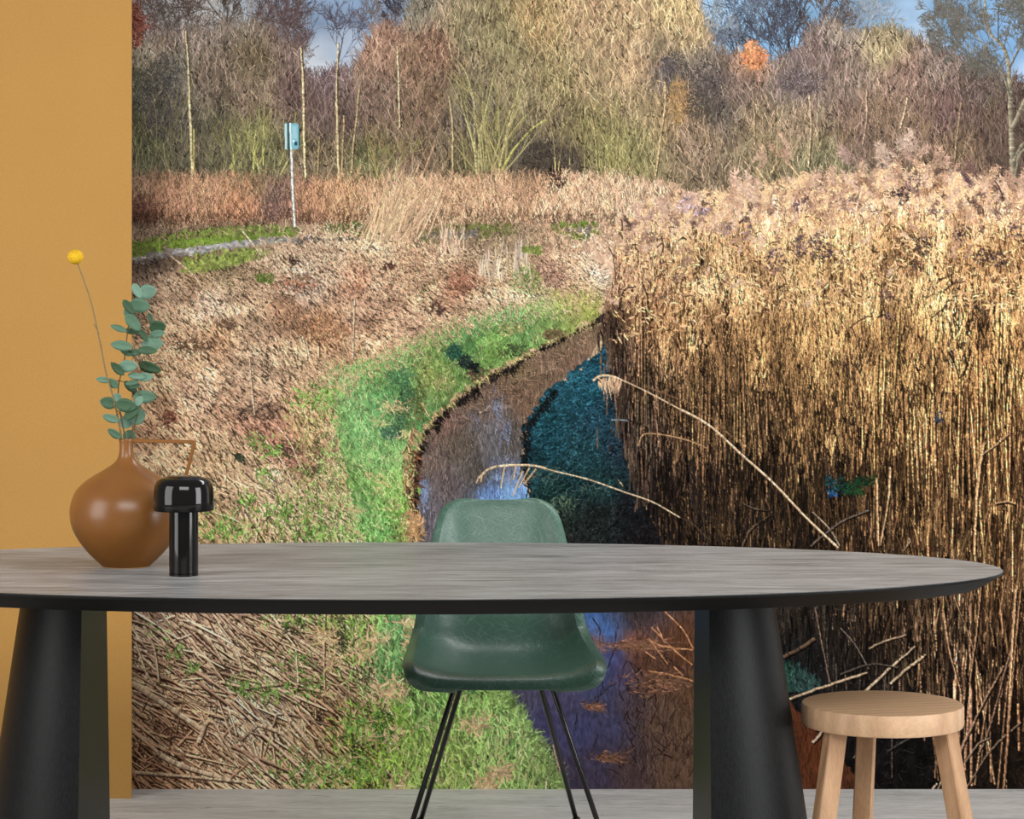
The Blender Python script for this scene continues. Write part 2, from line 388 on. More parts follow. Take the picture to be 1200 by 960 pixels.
_w = (WOOD @ np.array([.3, .59, .11]))[..., None]; WOOD = (_w + (WOOD - _w) * .80) * 1.05
skyline = [(60,928),(60,-40),(130,-20),(158,14),(166,52),(176,60),(186,50),(205,46),(225,40),(245,46),(262,34),(280,40),(300,34),(322,46),(332,56),(350,60),(356,88),(372,96),(395,82),(408,92),(425,66),(436,42),(452,34),
           (470,40),(478,10),(490,-8),(530,-60),(600,-95),(700,-100),(780,-60),(806,-20),(818,8),(828,38),(838,62),(856,72),(872,66),(905,80),(935,66),(948,40),(972,30),(996,44),(1020,42),(1045,36),(1062,46),
           (1095,58),(1110,66),(1150,82),(1200,104),(1260,90),(1330,60),(1480,40),(1480,928)]
WN = noise(3, 7, 3)
# thin far crowns that break into the sky
def far_twigs(poly, n, lo, hi, dark=.8, w=.5, lum=.2):
    u, v = scatter(n, poly); c = at(WOOD, u, v) * dark
    strokes(u, v, 90 + rng.normal(0, 34, len(u)), rng.uniform(lo, hi, len(u)), vary(c, lum, .04), w0=w * 1.2, w1=w * .6, curv=rng.normal(0, 25, len(u)))
far_twigs([(60,130),(60,-215),(350,-215),(372,20),(360,90)], 3000, 5, 20, .85, .45)
far_twigs([(150,80),(150,-60),(350,-60),(365,70)], 2000, 4, 15, 1.05, .4)
far_twigs([(150,80),(150,20),(350,20),(365,70)], 1300, 4, 15, .9, .4)
for (a, b, an, l, w, c) in [(214,90,92,40,2.4,(84,68,62)),(262,60,70,34,3,(78,66,60)),(284,55,62,46,2.2,(80,68,60)),(300,64,80,40,2.2,(88,70,64)),(332,80,104,30,2,(92,74,74)),(345,90,80,22,1.6,(96,78,80)),
                           (395,90,90,28,1.8,(88,84,96)),(432,60,84,22,1.4,(110,100,98)),(462,48,100,20,1.6,(70,62,66)),(170,70,70,30,2,(96,84,78))]:
    tree(a, b, an, l, w, c, depth=6, spread=30, kids=3)
for (a, b, an, l, w, c) in [(868,95,98,32,2.6,(66,72,84)),(905,100,95,34,3,(62,66,76)),(908,95,70,34,2.4,(64,68,78)),(936,110,92,44,3.4,(62,56,58)),(946,100,80,40,3.2,(72,60,56)),(924,90,110,34,2.2,(70,72,84)),
                           (850,84,80,22,1.4,(98,104,116)),(836,70,100,26,1.4,(120,130,140)),(965,70,75,30,2,(90,78,72)),(880,60,60,26,1.5,(84,92,104)),(985,60,60,26,1.4,(110,118,128)),(1010,50,70,22,1.0,(120,130,140))]:
    tree(a, b, an, l, w, c, depth=6, spread=26, kids=3)
fill(skyline, WOOD, wob=3.0, n=(WN, noise(14, 20, 4)), amp=.12, seed=3)
# ragged twig tops all along the skyline
P = np.array(skyline[1:-1], float)
for i in range(len(P) - 1):
    m = int(abs(P[i + 1, 0] - P[i, 0]) * 5) + 4; t = rng.random(m)
    u = P[i, 0] + (P[i + 1, 0] - P[i, 0]) * t; v = P[i, 1] + (P[i + 1, 1] - P[i, 1]) * t + rng.uniform(0, 8, m)
    strokes(u, v, 90 + rng.normal(0, 24, m), rng.uniform(4, 20, m), vary(at(WOOD, u, v + 6), .16, .04), w0=.9, w1=.4, curv=rng.normal(0, 20, m))
# fine vertical twigs over the whole wood, dark first, light after
woodp = [(60,240),(60,-40)] + skyline[2:-1] + [(1480,240)]
for (n, lum, dk, lo, hi, w, sd) in [(26000, .14, .66, 4, 14, .8, 22), (30000, .14, 1.04, 5, 16, .55, 26), (19000, .14, 1.34, 4, 15, .5, 24), (2600, .14, .5, 5, 14, .9, 30), (5000, .12, 1.55, 5, 18, .5, 20)]:
    u, v = scatter(n, woodp); c = vary(at(WOOD, u, v) * dk, lum, .05)
    strokes(u, v, 90 + rng.normal(0, sd, len(u)), rng.uniform(lo, hi, len(u)), c, w0=w * 1.3, w1=w * .6, curv=rng.normal(0, 20, len(u)))
# orange oak leaves, russet tree at the left edge, dark ivy clumps
def clump(cu, cv, ru, rv, n, col, lum=.2, w=1.5, lo=1.5, hi=4):
    a = rng.uniform(0, 2 * np.pi, n); r = np.sqrt(rng.random(n))
    u = cu + np.cos(a) * r * ru; v = cv + np.sin(a) * r * rv
    strokes(u, v, rng.uniform(0, 360, n), rng.uniform(lo, hi, n), vary(np.tile(np.array(col, float), (n, 1)), lum, .06), w0=w, w1=w * .6)
clump(884, 66, 15, 14, 300, (184,116,76)); clump(880, 54, 8, 8, 90, (190,124,84)); clump(157, 30, 12, 26, 340, (132,76,62), .25)
clump(793, 74, 12, 14, 160, (84,78,72), .2, 1); clump(782, 76, 9, 10, 120, (80,72,74), .2, 1); clump(826, 96, 20, 24, 420, (82,72,68), .2, 1); clump(815, 122, 16, 16, 300, (76,68,62), .2, 1)
clump(794, 118, 10, 26, 260, (158,120,76), .15, .9, 3, 8); clump(640, 190, 28, 22, 520, (78,68,58), .25, 1.0, 3, 8); clump(548, 128, 7, 16, 120, (82,68,72), .15, 1)
clump(652, 206, 14, 10, 200, (50,42,38), .2, 1.2, 3, 7); clump(940, 96, 30, 12, 220, (92,80,80), .2, 1, 3, 8); clump(160, 110, 20, 26, 260, (80,80,70), .2, 1, 4, 9); clump(190, 112, 20, 50, 500, (84,78,76), .16, .8, 4, 12)
# the big pale-stemmed willow in the middle and its neighbours
def stems(n, u0, v0, du, fan, lo, hi, col, w=1.6, lum=.15, cv=14):
    u = u0 + rng.normal(0, du, n); a = 90 - (u - u0) / max(du, 1) * fan * .5 + rng.normal(0, fan * .6, n)
    l = rng.uniform(lo, hi, n); v = v0 + rng.uniform(-8, 8, n)
    for i in range(n):
        strokes(u[i], v[i], a[i], l[i], vary(np.array([col], float), lum, .03), w0=w, w1=w * .45, curv=(a[i] - 90) * .35 + rng.normal(0, cv), shade=.3)
        for k in range(5):
            f = rng.uniform(.35, .95); s = rng.choice([-1, 1])
            uu = u[i] + np.cos(np.radians(a[i])) * l[i] * f; vv = v[i] - np.sin(np.radians(a[i])) * l[i] * f
            strokes(uu, vv, a[i] + s * rng.uniform(12, 38), l[i] * rng.uniform(.2, .45), vary(np.array([col], float) * .92, lum, .03), w0=w * .6, w1=w * .3, curv=-s * 12)
stems(16, 566, 205, 14, 22, 70, 130, (158,148,96), 1.5); stems(10, 590, 200, 10, 26, 60, 120, (166,152,92), 1.6)
stems(12, 700, 200, 30, 14, 40, 90, (150,136,84), 1.1); stems(10, 460, 205, 24, 14, 40, 90, (158,128,92), 1.0); stems(14, 270, 205, 34, 20, 30, 70, (150,146,84), 1.1)
stems(9, 300, 200, 20, 20, 40, 80, (160,156,86), 1.2); stems(8, 180, 190, 20, 8, 40, 90, (128,120,78), 1.0); stems(12, 900, 200, 50, 10, 40, 90, (150,126,88), 1.0)
stems(12, 1090, 190, 50, 12, 40, 100, (128,104,82), 1.0); stems(8, 440, 205, 14, 20, 20, 50, (150,150,80), 1.1); stems(6, 1040, 190, 30, 8, 40, 80, (150,120,88), 1.0)
path([(585,205),(596,185),(604,172),(624,150),(640,140)], (176,170,88), 2.6, 1.2); path([(584,205),(590,172),(598,140),(606,112),(611,70)], (176,160,108), 2.2, 1.0)
path([(559,205),(556,170),(555,120),(546,86),(532,66)], (164,152,104), 2.4, .9); path([(561,205),(562,160),(572,118),(580,80)], (170,158,104), 2.0, .9)
path([(575,200),(590,150),(604,118),(622,90)], (160,146,96), 1.6, .8); path([(570,205),(568,140),(560,92)], (150,142,92), 1.6, .8)
# pale birch trunks
for pts, c, a, b in [([(226,222),(224,170),(222,120),(220,70),(217,36)], (206,188,140), 2.6, 1.8), ([(358,212),(356,160),(355,100),(352,55)], (212,190,140), 2.8, 1.8),
                     ([(397,210),(395,150),(394,100),(396,50)], (206,182,134), 2.8, 1.4), ([(410,214),(414,170),(418,130),(421,100)], (192,164,118), 2.2, 1), ([(400,205),(403,135)], (180,152,104), 1.8, 1),
                     ([(468,150),(467,100),(465,54)], (216,192,148), 1.8, 1.4), ([(530,212),(530,150),(526,112)], (196,170,122), 1.7, 1.1), ([(768,206),(774,160),(779,125),(779,96)], (204,172,124), 1.8, 1.2),
                     ([(779,96),(768,95),(756,106)], (176,150,112), 1.1, .8), ([(947,196),(950,150),(948,112)], (188,158,124), 2, 1.2), ([(1055,150),(1060,128),(1063,114)], (206,176,140), 1.6, 1), ([(1010,170),(1015,140),(1015,104)], (178,146,120), 1.7, 1),
                     ([(1118,190),(1122,150),(1126,120)], (150,128,94), 1.8, 1), ([(372,205),(374,160)], (168,146,96), 1.4, 1), ([(227,225),(227,150)], (190,176,96), 1, 1), ([(700,205),(697,160),(690,120)], (166,150,96), 1.4, .8),
                     ([(684,212),(686,160)], (150,142,86), 1.3, .8), ([(722,190),(726,120)], (160,140,90), 1.2, .7), ([(884,170),(883,110)], (176,146,108), 1.2, .8)]:
    path([(p[0] + 1.4, p[1]) for p in pts], (70,58,46), a * .6, b * .6, 0); path(pts, c, a, b, .2, .25)
# the big bare tree at the right edge
for pts, a, b in [([(1188,212),(1186,180),(1184,130),(1182,80),(1176,56),(1160,38),(1150,10)], 7, 3), ([(1184,118),(1176,90),(1160,66),(1146,44),(1128,20)], 3, 1.4), ([(1183,80),(1192,60),(1200,40),(1210,0)], 3, 1.6),
                  ([(1186,150),(1200,120),(1215,90),(1240,50)], 5, 2), ([(1187,190),(1198,170),(1215,160),(1240,130)], 4, 2), ([(1160,38),(1156,18),(1150,-30),(1152,-80)], 3, 1.6), ([(1190,205),(1194,182),(1206,172)], 3, 2), ([(1162,68),(1150,66),(1130,50)], 1.8, .8)]:
    path(pts, (128,118,96), a, b, .35, .3)
for (a, b, an, l, w) in [(1150,12,100,22,1.8),(1128,20,120,20,1.4),(1176,58,80,24,1.8),(1182,80,60,24,1.6),(1146,44,140,18,1.4),(1160,66,110,22,1.2),(1196,50,70,26,1.6),(1170,50,95,28,1.6),(1130,52,150,16,1),(1184,110,130,20,1.2),
                         (1172,100,120,18,1),(1140,90,110,20,1),(1120,60,100,18,1),(1215,90,80,30,2),(1152,-30,100,30,2),(1240,50,70,34,2),(1210,0,80,34,2),(1110,40,120,16,.9),(1100,50,90,14,.8)]:
    tree(a, b, an, l, w, (92,88,80), depth=6, spread=30, kids=3, up=.02)
stems(7, 1160, 130, 22, 30, 20, 60, (96,84,66), 1.1)
# overflow twigs for anything above the frame
far_twigs([(480,-60),(560,-140),(760,-140),(830,-40),(820,0),(480,0)], 3500, 8, 24, 1.05)

# ---- far reed belt -----------------------------------------------------------
REED2 = field([(60,240,120,90,65),(165,225,150,112,84),(165,255,104,66,50),(200,240,176,124,90),(240,230,184,134,96),(280,250,190,128,88),(300,215,150,118,80),(325,230,130,100,84),(330,250,156,110,88),(360,240,186,130,92),
   (400,230,192,140,96),(440,240,196,146,104),(470,225,206,160,118),(500,240,202,154,112),(540,220,192,144,104),(580,240,198,150,110),(620,225,170,128,92),(640,245,214,160,118),(660,235,216,164,122),(700,235,206,160,120),(740,230,204,160,122)])
_w = (REED2 @ np.array([.3, .59, .11]))[..., None]; REED2 = (_w + (REED2 - _w) * .88)
belt = [(60,300),(60,224),(160,220),(200,216),(240,220),(290,226),(330,222),(380,216),(420,224),(460,218),(500,220),(560,214),(600,218),(630,222),(646,226),(680,218),(720,214),(800,215),(800,300)]
fill(belt, REED2, wob=4, n=noise(4, 9, 5), amp=.14, seed=7)
for (n, dk, lum, lo, hi, w) in [(5200, .6, .2, 5, 16, 1.0), (7500, .85, .16, 6, 20, .9), (6200, 1.1, .12, 5, 18, .8), (4200, .72, .2, 4, 12, .7), (4000, 1.28, .1, 4, 14, .7), (900, .5, .2, 3, 9, .8)]:
    u, v = scatter(n, [(60,272),(60,219),(200,212),(400,218),(560,212),(720,212),(790,225),(790,285)]); c = vary(at(REED2, u, v) * dk, lum, .05)
    strokes(u, v, 90 + rng.normal(0, 20, len(u)), rng.uniform(lo, hi, len(u)), c, w0=w * 1.2, w1=w * .6, curv=rng.normal(0, 26, len(u)))
u = rng.uniform(60, 720, 1500); v = rng.uniform(252, 272, 1500)
strokes(u, v, 90 + rng.normal(0, 26, 1500), rng.uniform(3, 12, 1500), vary(at(REED2, u, v) * .52, .2, .05), w0=1.0, w1=.5)
clump(170, 246, 18, 24, 90, (92,62,52), .2, 1.0, 3, 9); clump(320, 244, 9, 18, 120, (112,88,80), .2, 1.0, 3, 8); clump(650, 212, 12, 9, 60, (60,48,40), .2, 1.2, 3, 7)
for i in range(170):                                       # feathery light tips
    u = rng.uniform(100, 730); v = rng.uniform(200, 226)
    strokes(u + rng.normal(0, 1.5, 7), v + rng.uniform(0, 8, 7), 90 + rng.normal(0, 35, 7), rng.uniform(3, 9, 7), vary(np.tile(at(REED2, u, 235) * 1.05, (7, 1)), .16, .04), w0=1.0, w1=.5)
# ---- verge, footpath and the straw bank ------------------------------------------
STRAW = field([(60,330,150,120,95),(160,335,110,88,72),(175,325,120,98,80),(200,340,176,142,112),(230,330,146,116,86),(265,322,132,112,82),(300,330,160,130,100),(330,320,190,156,124),(380,310,196,160,128),
   (440,300,206,166,126),(440,340,182,146,114),(430,335,170,118,90),(360,340,186,158,134),(250,360,204,168,138),(200,385,176,140,106),(300,385,186,150,116),(340,370,160,118,88),(380,390,166,122,86),(420,380,170,132,104),
   (440,400,186,142,106),(480,330,190,148,112),(520,310,184,146,112),(545,335,160,106,80),(480,380,178,138,108),(440,430,196,158,112),(500,350,188,148,112),(560,350,192,158,122),(600,335,188,156,118),(640,345,196,162,124),
   (660,310,186,146,112),(650,325,166,124,100),(700,300,204,164,132),(710,330,206,172,142),(690,350,190,158,112),(600,300,170,142,108),(720,270,200,158,124),(560,300,150,124,96),
   (170,440,182,144,104),(230,420,178,140,106),(300,430,184,150,118),(260,400,170,128,92),(350,420,184,148,112),(200,490,178,136,100),(230,470,186,148,116),(300,480,176,138,108),(300,500,150,108,84),(330,520,172,118,94),
   (350,550,160,108,88),(280,540,172,140,104),(250,560,196,158,116),(360,500,178,140,98),(390,560,186,152,112),(300,590,196,158,120),(250,620,170,140,96),(360,610,190,158,118),(330,570,190,160,124),
   (170,740,196,160,126),(250,730,188,152,118),(330,740,184,150,112),(180,800,196,152,112),(260,800,204,166,126),(200,860,184,138,100),(300,850,206,168,130),(170,910,178,130,90),(260,910,204,158,116),(340,880,196,156,114),
   (420,800,176,146,108),(450,760,164,148,100),(400,860,170,132,88),(420,900,150,140,80)])
_w = (STRAW @ np.array([.3, .59, .11]))[..., None]; STRAW = (_w + (STRAW - _w) * .96) * 1.05
fill([(60,928),(60,268),(300,264),(720,262),(735,300),(712,360),(720,930)], STRAW, wob=2, n=noise(3, 3, 9), amp=.1, seed=9)
GREEN = field([(160,285,98,122,58),(200,278,116,158,62),(260,274,118,160,66),(300,270,108,146,62),(430,268,96,124,58),(560,270,104,128,64),(670,272,110,150,62),(560,300,130,130,80),(680,350,140,160,84),(660,345,140,158,84),
   (690,345,150,170,90),(640,365,112,160,92),(600,372,88,150,92),(560,395,80,142,88),(575,405,104,156,78),(540,400,90,148,86),(510,420,104,152,84),(500,440,116,148,82),(480,415,98,158,92),(450,435,96,160,90),(470,445,84,142,88),
   (480,480,84,138,84),(450,470,100,172,108),(410,470,112,178,112),(430,500,112,184,116),(450,540,118,182,112),(460,570,130,192,104),(470,600,118,182,84),(450,620,110,188,104),(420,600,104,170,100),(390,580,108,158,84),(380,480,120,168,96),
   (340,500,138,160,84),(300,540,132,156,72),(280,610,108,150,62),(330,600,116,156,76),(400,620,112,170,88),(480,625,120,140,76),
   (420,740,112,160,80),(470,740,104,168,108),(460,780,98,158,96),(400,750,116,152,72),(500,820,108,164,88),(560,830,124,176,96),(600,860,126,176,104),(640,915,120,160,96),(520,900,122,162,84),(450,850,108,160,60),(400,900,128,172,64),(360,890,120,170,60),(580,910,130,178,100)])
GREEN = GREEN * np.array([1.04, .93, .84])
def blades(n, poly, f, dk, lum, lo, hi, w, mean=90, sd=28, dens=None, hue=.05, cv=30, shade=0.0):
    u, v = scatter(n, poly, dens); c = vary(at(f, u, v) * dk, lum, hue)
    k = np.argsort(v); u, v, c = u[k], v[k], c[k]
    strokes(u, v, mean + rng.normal(0, sd, len(u)), rng.uniform(lo, hi, len(u)), c, w0=w * 1.2, w1=w * .6, curv=rng.normal(0, cv, len(u)), shade=shade)
# ochre-brown undergrowth between wood and path, then the green verge
blades(2600, [(60,318),(60,268),(720,262),(720,300),(380,306)], STRAW, .78, .22, 2, 8, 1.1, sd=40)
verge = [(60,300),(60,284),(158,283),(190,276),(240,268),(300,264),(345,264),(350,274),(300,280),(240,288),(180,300)]
fill(verge, GREEN, wob=2, n=noise(3, 3, 11), amp=.12)
blades(2600, verge, GREEN * .93, .98, .2, 2, 5, .9, sd=40)
for poly in ([(378,272),(380,264),(430,262),(434,276)], [(488,274),(520,265),(600,263),(604,272),(570,282),(545,276)], [(640,270),(650,262),(700,262),(706,272),(680,282)], [(488,284),(495,279),(516,279),(516,285)]):
    fill(poly, GREEN, wob=3, n=noise(3, 3, 12), amp=.15); blades(500, poly, GREEN * .85, .95, .22, 2, 5, .9, sd=40)
GREY = field([(100,310,146,142,138),(240,290,164,162,162),(340,280,140,134,124)])
fill([(60,316),(60,304),(160,300),(200,292),(250,286),(300,280),(345,277),(352,282),(300,287),(250,294),(205,301),(160,310)], GREY, wob=1.6, n=noise(3, 2, 13), amp=.16)
fill([(345,286),(350,279),(420,277),(425,283)], GREY * .62, wob=2.5, n=noise(3, 2, 14), amp=.2); fill([(492,277),(520,271),(560,270),(560,276),(520,281)], GREY * .85, wob=2, n=noise(3, 2, 15), amp=.2); fill([(660,268),(690,265),(696,270),(665,273)], GREY * .8, wob=2, n=noise(3, 2, 15), amp=.2)
blades(420, [(60,318),(60,306),(200,294),(350,280),(350,288),(200,304)], STRAW, .8, .3, 2, 5, .8, sd=60)
fill([(150,300),(200,292),(240,300),(200,312),(150,320)], STRAW * .6, wob=6, alpha=.5)
blades(900, [(60,345),(60,308),(160,306),(215,300),(200,318),(180,338)], STRAW, .62, .25, 2, 6, 1.1, sd=60)
fill([(212,318),(215,304),(250,298),(300,290),(300,306),(270,322),(235,326)], GREEN * .9 + STRAW * .2, wob=5, n=noise(3, 3, 17), amp=.25, alpha=.7)
blades(600, [(205,328),(215,300),(300,290),(330,300),(290,326)], GREEN, .95, .28, 2, 6, .9, sd=50); clump(265, 322, 22, 7, 160, (84,66,48), .25, 1.1, 2, 5)

blades(1500, [(345,290),(345,266),(720,264),(725,300),(500,300)], STRAW, .74, .25, 3, 9, .9, sd=30)
blades(2600, [(60,300),(60,290),(158,292),(210,286),(330,276),(345,262),(430,262),(480,276),(520,276),(620,282),(640,270),(720,268),(720,306),(380,300),(300,300)], STRAW, 1.12, .2, 3, 10, .9, sd=36, dens=lambda u, v: np.where(u < 350, .12, .8))
blades(900, [(60,282),(60,262),(345,258),(345,272),(190,284)], STRAW, .8, .35, 3, 9, .9, sd=30)
# flattened straw, laid in rows from the top down so the near stalks lie over the far ones
bank = [(60,928),(60,330),(175,330),(250,322),(330,300),(380,285),(470,280),(520,290),(620,300),(690,300),(716,330),(700,352),(640,362),(560,378),(510,398),(455,428),(400,432),(392,470),(420,540),(440,636),(470,700),(520,800),(560,928)]
BN = resize(noise(26, 12, 20), (V1 - V0) // 4, (U1 - U0) // 4)
BA = resize(noise(55, 40, 21), (V1 - V0) // 4, (U1 - U0) // 4)
def pick(f, u, v):
    return f[np.clip(((v - V0) / 4).astype(int), 0, f.shape[0] - 1), np.clip(((u - U0) / 4).astype(int), 0, f.shape[1] - 1)]
v = 286.0
while v < 945:
    s = np.interp(v, [286, 400, 520, 640, 720, 930], [.5, .8, 1.0, 1.3, 1.9, 2.6])      # stalks grow towards the viewer
    n = int(1420 / s / 2.1); vv = v + rng.uniform(-3, 3, n) * s
    u = rng.uniform(60, 760, n); k = inside(bank, u, vv) ; u = u[k]; vv = vv[k]; m = len(u)
    if m:
        lean = np.interp(u, [150, 300, 450, 700], [-42, -39, -34, -24]) + 14 * pick(BA, u, vv) + np.interp(v, [300, 420, 700, 900], [0, -3, -2, 2])
        a = lean + rng.normal(0, 10 + 5 * s, m); a = np.where(rng.random(m) < .08, rng.uniform(0, 180, m), a)
        lum = 1 + .13 * pick(BN, u, vv)
        base = at(STRAW, u, vv) * lum[:, None]
        kind = rng.random(m)
        dk = np.where(kind < .27, rng.uniform(.36, .66, m), np.where(kind < .6, rng.uniform(.86, 1.08, m), rng.uniform(1.12, 1.34, m)))
        c = vary(base * dk[:, None], .05, .03)
        c = np.where((rng.random(m) < .03)[:, None], c * [.95, .82, .74], c)
        L = rng.gamma(2.4, 5.2, m) * s + 3
        strokes(u - .4 * np.cos(np.radians(a)) * L, vv + .4 * np.sin(np.radians(a)) * L, a, L, c, w0=(.65 + .55 * s) * rng.uniform(.6, 1.25, m), w1=(.4 + .4 * s), curv=rng.normal(0, 18, m), shade=.2)
    v += 1.15 * s
for (cu, cv_, ru, rv, n, col, l) in [(305,482,26,9,80,(96,74,62),6), (332,526,22,10,110,(98,70,60),6), (368,552,16,8,90,(100,72,60),6), (280,536,6,5,40,(60,66,50),5), (198,490,9,9,60,(128,80,62),6), (545,336,12,6,34,(124,84,66),4),
                                     (455,312,8,4,40,(90,60,50),4), (510,362,12,6,60,(90,66,58),4), (344,306,6,4,30,(70,56,46),3), (215,770,12,14,60,(92,66,54),8), (345,332,30,8,90,(150,104,78),5), (380,385,34,14,160,(150,106,74),5),
                                     (205,850,26,14,100,(104,66,48),10), (270,790,20,10,70,(92,70,56),9), (365,840,14,9,50,(74,56,46),8), (170,890,20,14,80,(60,44,36),9), (645,322,22,14,120,(140,108,90),4), (265,380,12,6,60,(120,94,72),5), (220,405,18,8,70,(112,84,62),6)]:
    clump(cu, cv_, ru, rv, n, col, .22, 1.3 if l < 8 else 2.0, l * .6, l * 1.6)
# single longer stalks lying on the near bank, pale over their own thin shade
for (n, lo, hi, w0, w1) in [(2600, 8, 28, .9, 1.6), (900, 18, 60, 1.2, 2.3), (150, 30, 80, 2.2, 3.4)]:
    u = rng.uniform(60, 480, n); v = np.sort(rng.uniform(640, 932, n)); k = inside(bank, u, v) & (rng.random(n) < np.interp(u, [60, 300, 400, 480], [1, 1, .45, .15])); u, v = u[k], v[k]; m = len(u)
    a = -36 + 9 * pick(BA, u, v) + rng.normal(0, 13, m); a = np.where(rng.random(m) < .1, rng.uniform(0, 180, m), a); L = rng.uniform(lo, hi, m); w = rng.uniform(w0, w1, m)
    c = vary(at(STRAW, u, v) * rng.choice([.8, 1.0, 1.15, 1.27], m)[:, None] * [1.03, 1.02, 1.05], .05, .03)
    for i in range(0, m, 60):
        s = slice(i, i + 60)
        strokes(u[s] + .8, v[s] + 1.4 + w[s] * .4, a[s], L[s], at(STRAW, u[s], v[s]) * [.36, .29, .27], w0=w[s], w1=w[s] * .7)
        strokes(u[s], v[s], a[s], L[s], c[s], w0=w[s], w1=w[s] * .6, curv=rng.normal(0, 5, len(u[s])), shade=.22, flick=.04)
for pts, w in [([(154,800),(200,830),(240,858)], 7), ([(186,884),(215,898),(270,914)], 6), ([(158,905),(210,909),(282,916)], 3.5), ([(210,730),(240,745),(262,778)], 4), ([(270,755),(278,770),(283,786)], 5), ([(232,870),(240,850),(243,846)], 5),
               ([(286,706),(360,756),(430,790),(478,816)], 3), ([(300,716),(370,764),(460,826)], 2.6), ([(430,850),(450,866),(474,884)], 5), ([(330,832),(370,880),(400,904)], 3.5), ([(380,716),(379,760),(380,805)], 2.6),
               ([(432,716),(431,760),(431,790)], 1.6), ([(290,806),(312,803),(330,802)], 3), ([(425,888),(450,900),(480,930)], 4), ([(300,848),(330,860),(356,884)], 4), ([(170,740),(180,760),(186,800)], 3), ([(158,752),(172,790),(190,812)], 3)]:
    path([(a + 1.5, b + 2) for a, b in pts], (88,64,48), w, w * .7, 0); path(pts, (218,182,144), w, w * .6, .2, .05)
for pts in ([(300,505),(330,540),(356,590),(404,616)], [(300,570),(340,590),(405,620)], [(280,575),(330,602),(380,632)], [(168,430),(190,424),(206,440)], [(205,540),(218,556),(226,566)], [(250,600),(280,612),(300,634)],
            [(325,500),(340,520),(352,548)], [(292,420),(294,450),(298,486)], [(430,290),(440,280),(452,300)], [(415,350),(413,420)], [(354,395),(358,410),(359,422)], [(200,300),(226,322),(236,336)], [(282,268),(296,286),(306,300)]):
    path([(a + 1, b + 1.2) for a, b in pts], (110,84,64), 1.2, 1, 0); path(pts, (222,190,152), 1.5, 1.0, .2, .1)
# leaning sheaf of dry stems on the bank top, pale dead stems right of it
for i in range(64):
    u = rng.normal(458, 20); a = rng.normal(66, 13); l = rng.uniform(40, 105); v = rng.uniform(262, 286)
    strokes(u, v, a, l, vary(np.array([[206., 168, 128]]), .13, .04), w0=1.5, w1=.6, curv=rng.normal(0, 8), shade=.25)
path([(470,262),(486,225),(504,182),(516,146)], (204,160,118), 1.8, .8); path([(458,270),(478,222),(500,172)], (214,172,130), 1.8, .8); path([(460,262),(452,228),(454,206)], (190,158,122), 1.4, .8)
for i in range(46):
    u = rng.uniform(560, 624) ; v = rng.uniform(300, 334)
    strokes(u, v, 90 + rng.normal(0, 5), rng.uniform(10, 30), vary(np.array([[202., 182, 156]]), .14, .03), w0=1.4, w1=.9)
for i in range(46):
    u = rng.uniform(516, 545); v = rng.uniform(272, 300)
    strokes(u, v, 90 + rng.normal(0, 12), rng.uniform(8, 22), vary(np.array([[200., 170, 140]]), .14, .03), w0=1.3, w1=.8)
blades(900, [(600,340),(600,318),(625,310),(640,340),(700,342),(706,352),(660,360)], GREEN, 1.0, .2, 2, 6, .9, sd=30); blades(260, [(612,296),(612,290),(634,290),(634,300)], GREEN, .95, .2, 2, 4, .9)
blades(160, [(300,330),(300,322),(320,322),(320,334)], GREEN, .8, .2, 2, 4, .9); blades(120, [(485,350),(500,332),(515,326),(512,334)], GREEN, .6, .2, 2, 4, .9)

# ---- water --------------------------------------------------------------------------
WATER = field([(700,385,120,98,74),(690,400,128,102,80),(660,400,112,92,70),(640,420,124,98,78),(600,430,112,94,66),(680,420,120,92,74),(560,470,110,88,72),(600,460,116,90,72),(620,480,120,92,72),(575,480,108,90,80),(585,490,106,94,90),
   (520,500,120,92,80),(540,520,96,84,72),(580,510,100,96,100),(600,520,92,84,78),(500,550,110,92,82),(497,575,104,98,104),(520,570,104,90,88),(560,560,88,78,70),(590,556,98,100,116),(600,575,108,150,206),(575,580,96,126,180),
   (605,600,96,150,220),(540,600,94,88,92),(500,610,104,98,106),(520,640,96,90,98),(560,680,92,108,150),(600,650,100,130,180),
   (690,725,72,110,172),(710,740,66,104,168),(725,725,70,80,110),(740,720,62,50,48),(700,757,130,96,96),(720,765,76,84,140),(740,757,130,80,60),(705,780,70,84,140),(730,790,80,72,104),(700,800,76,80,120),(660,820,84,80,112),(620,820,86,82,108),
   (640,850,78,74,112),(680,860,76,76,116),(700,890,74,66,90),(680,915,76,66,86),(720,850,74,72,104),(750,780,100,66,46),(770,800,104,72,52),(800,760,100,64,42),(745,840,84,68,72),(770,850,106,80,64),(800,850,108,80,60),(790,900,108,80,62),
   (740,900,88,68,66),(820,820,110,76,52),(900,850,96,54,34),(950,860,98,52,32),(975,900,104,56,32),(1000,920,90,52,34)])
stream = [(716,372),(704,378),(672,392),(640,408),(606,428),(562,452),(536,472),(512,492),(494,516),(486,548),(488,600),(490,640),(500,700),(545,760),(585,805),(606,832),(630,868),(652,905),(662,930),(1040,930),(1010,890),(960,830),(900,760),(820,700),(760,640),(640,640),(625,600),(612,560),(616,500),(650,455),(690,418),(708,392)]
fill(stream, WATER, wob=1.6, n=(noise(5, 4, 23), noise(2, 8, 24)), amp=.07, seed=12)
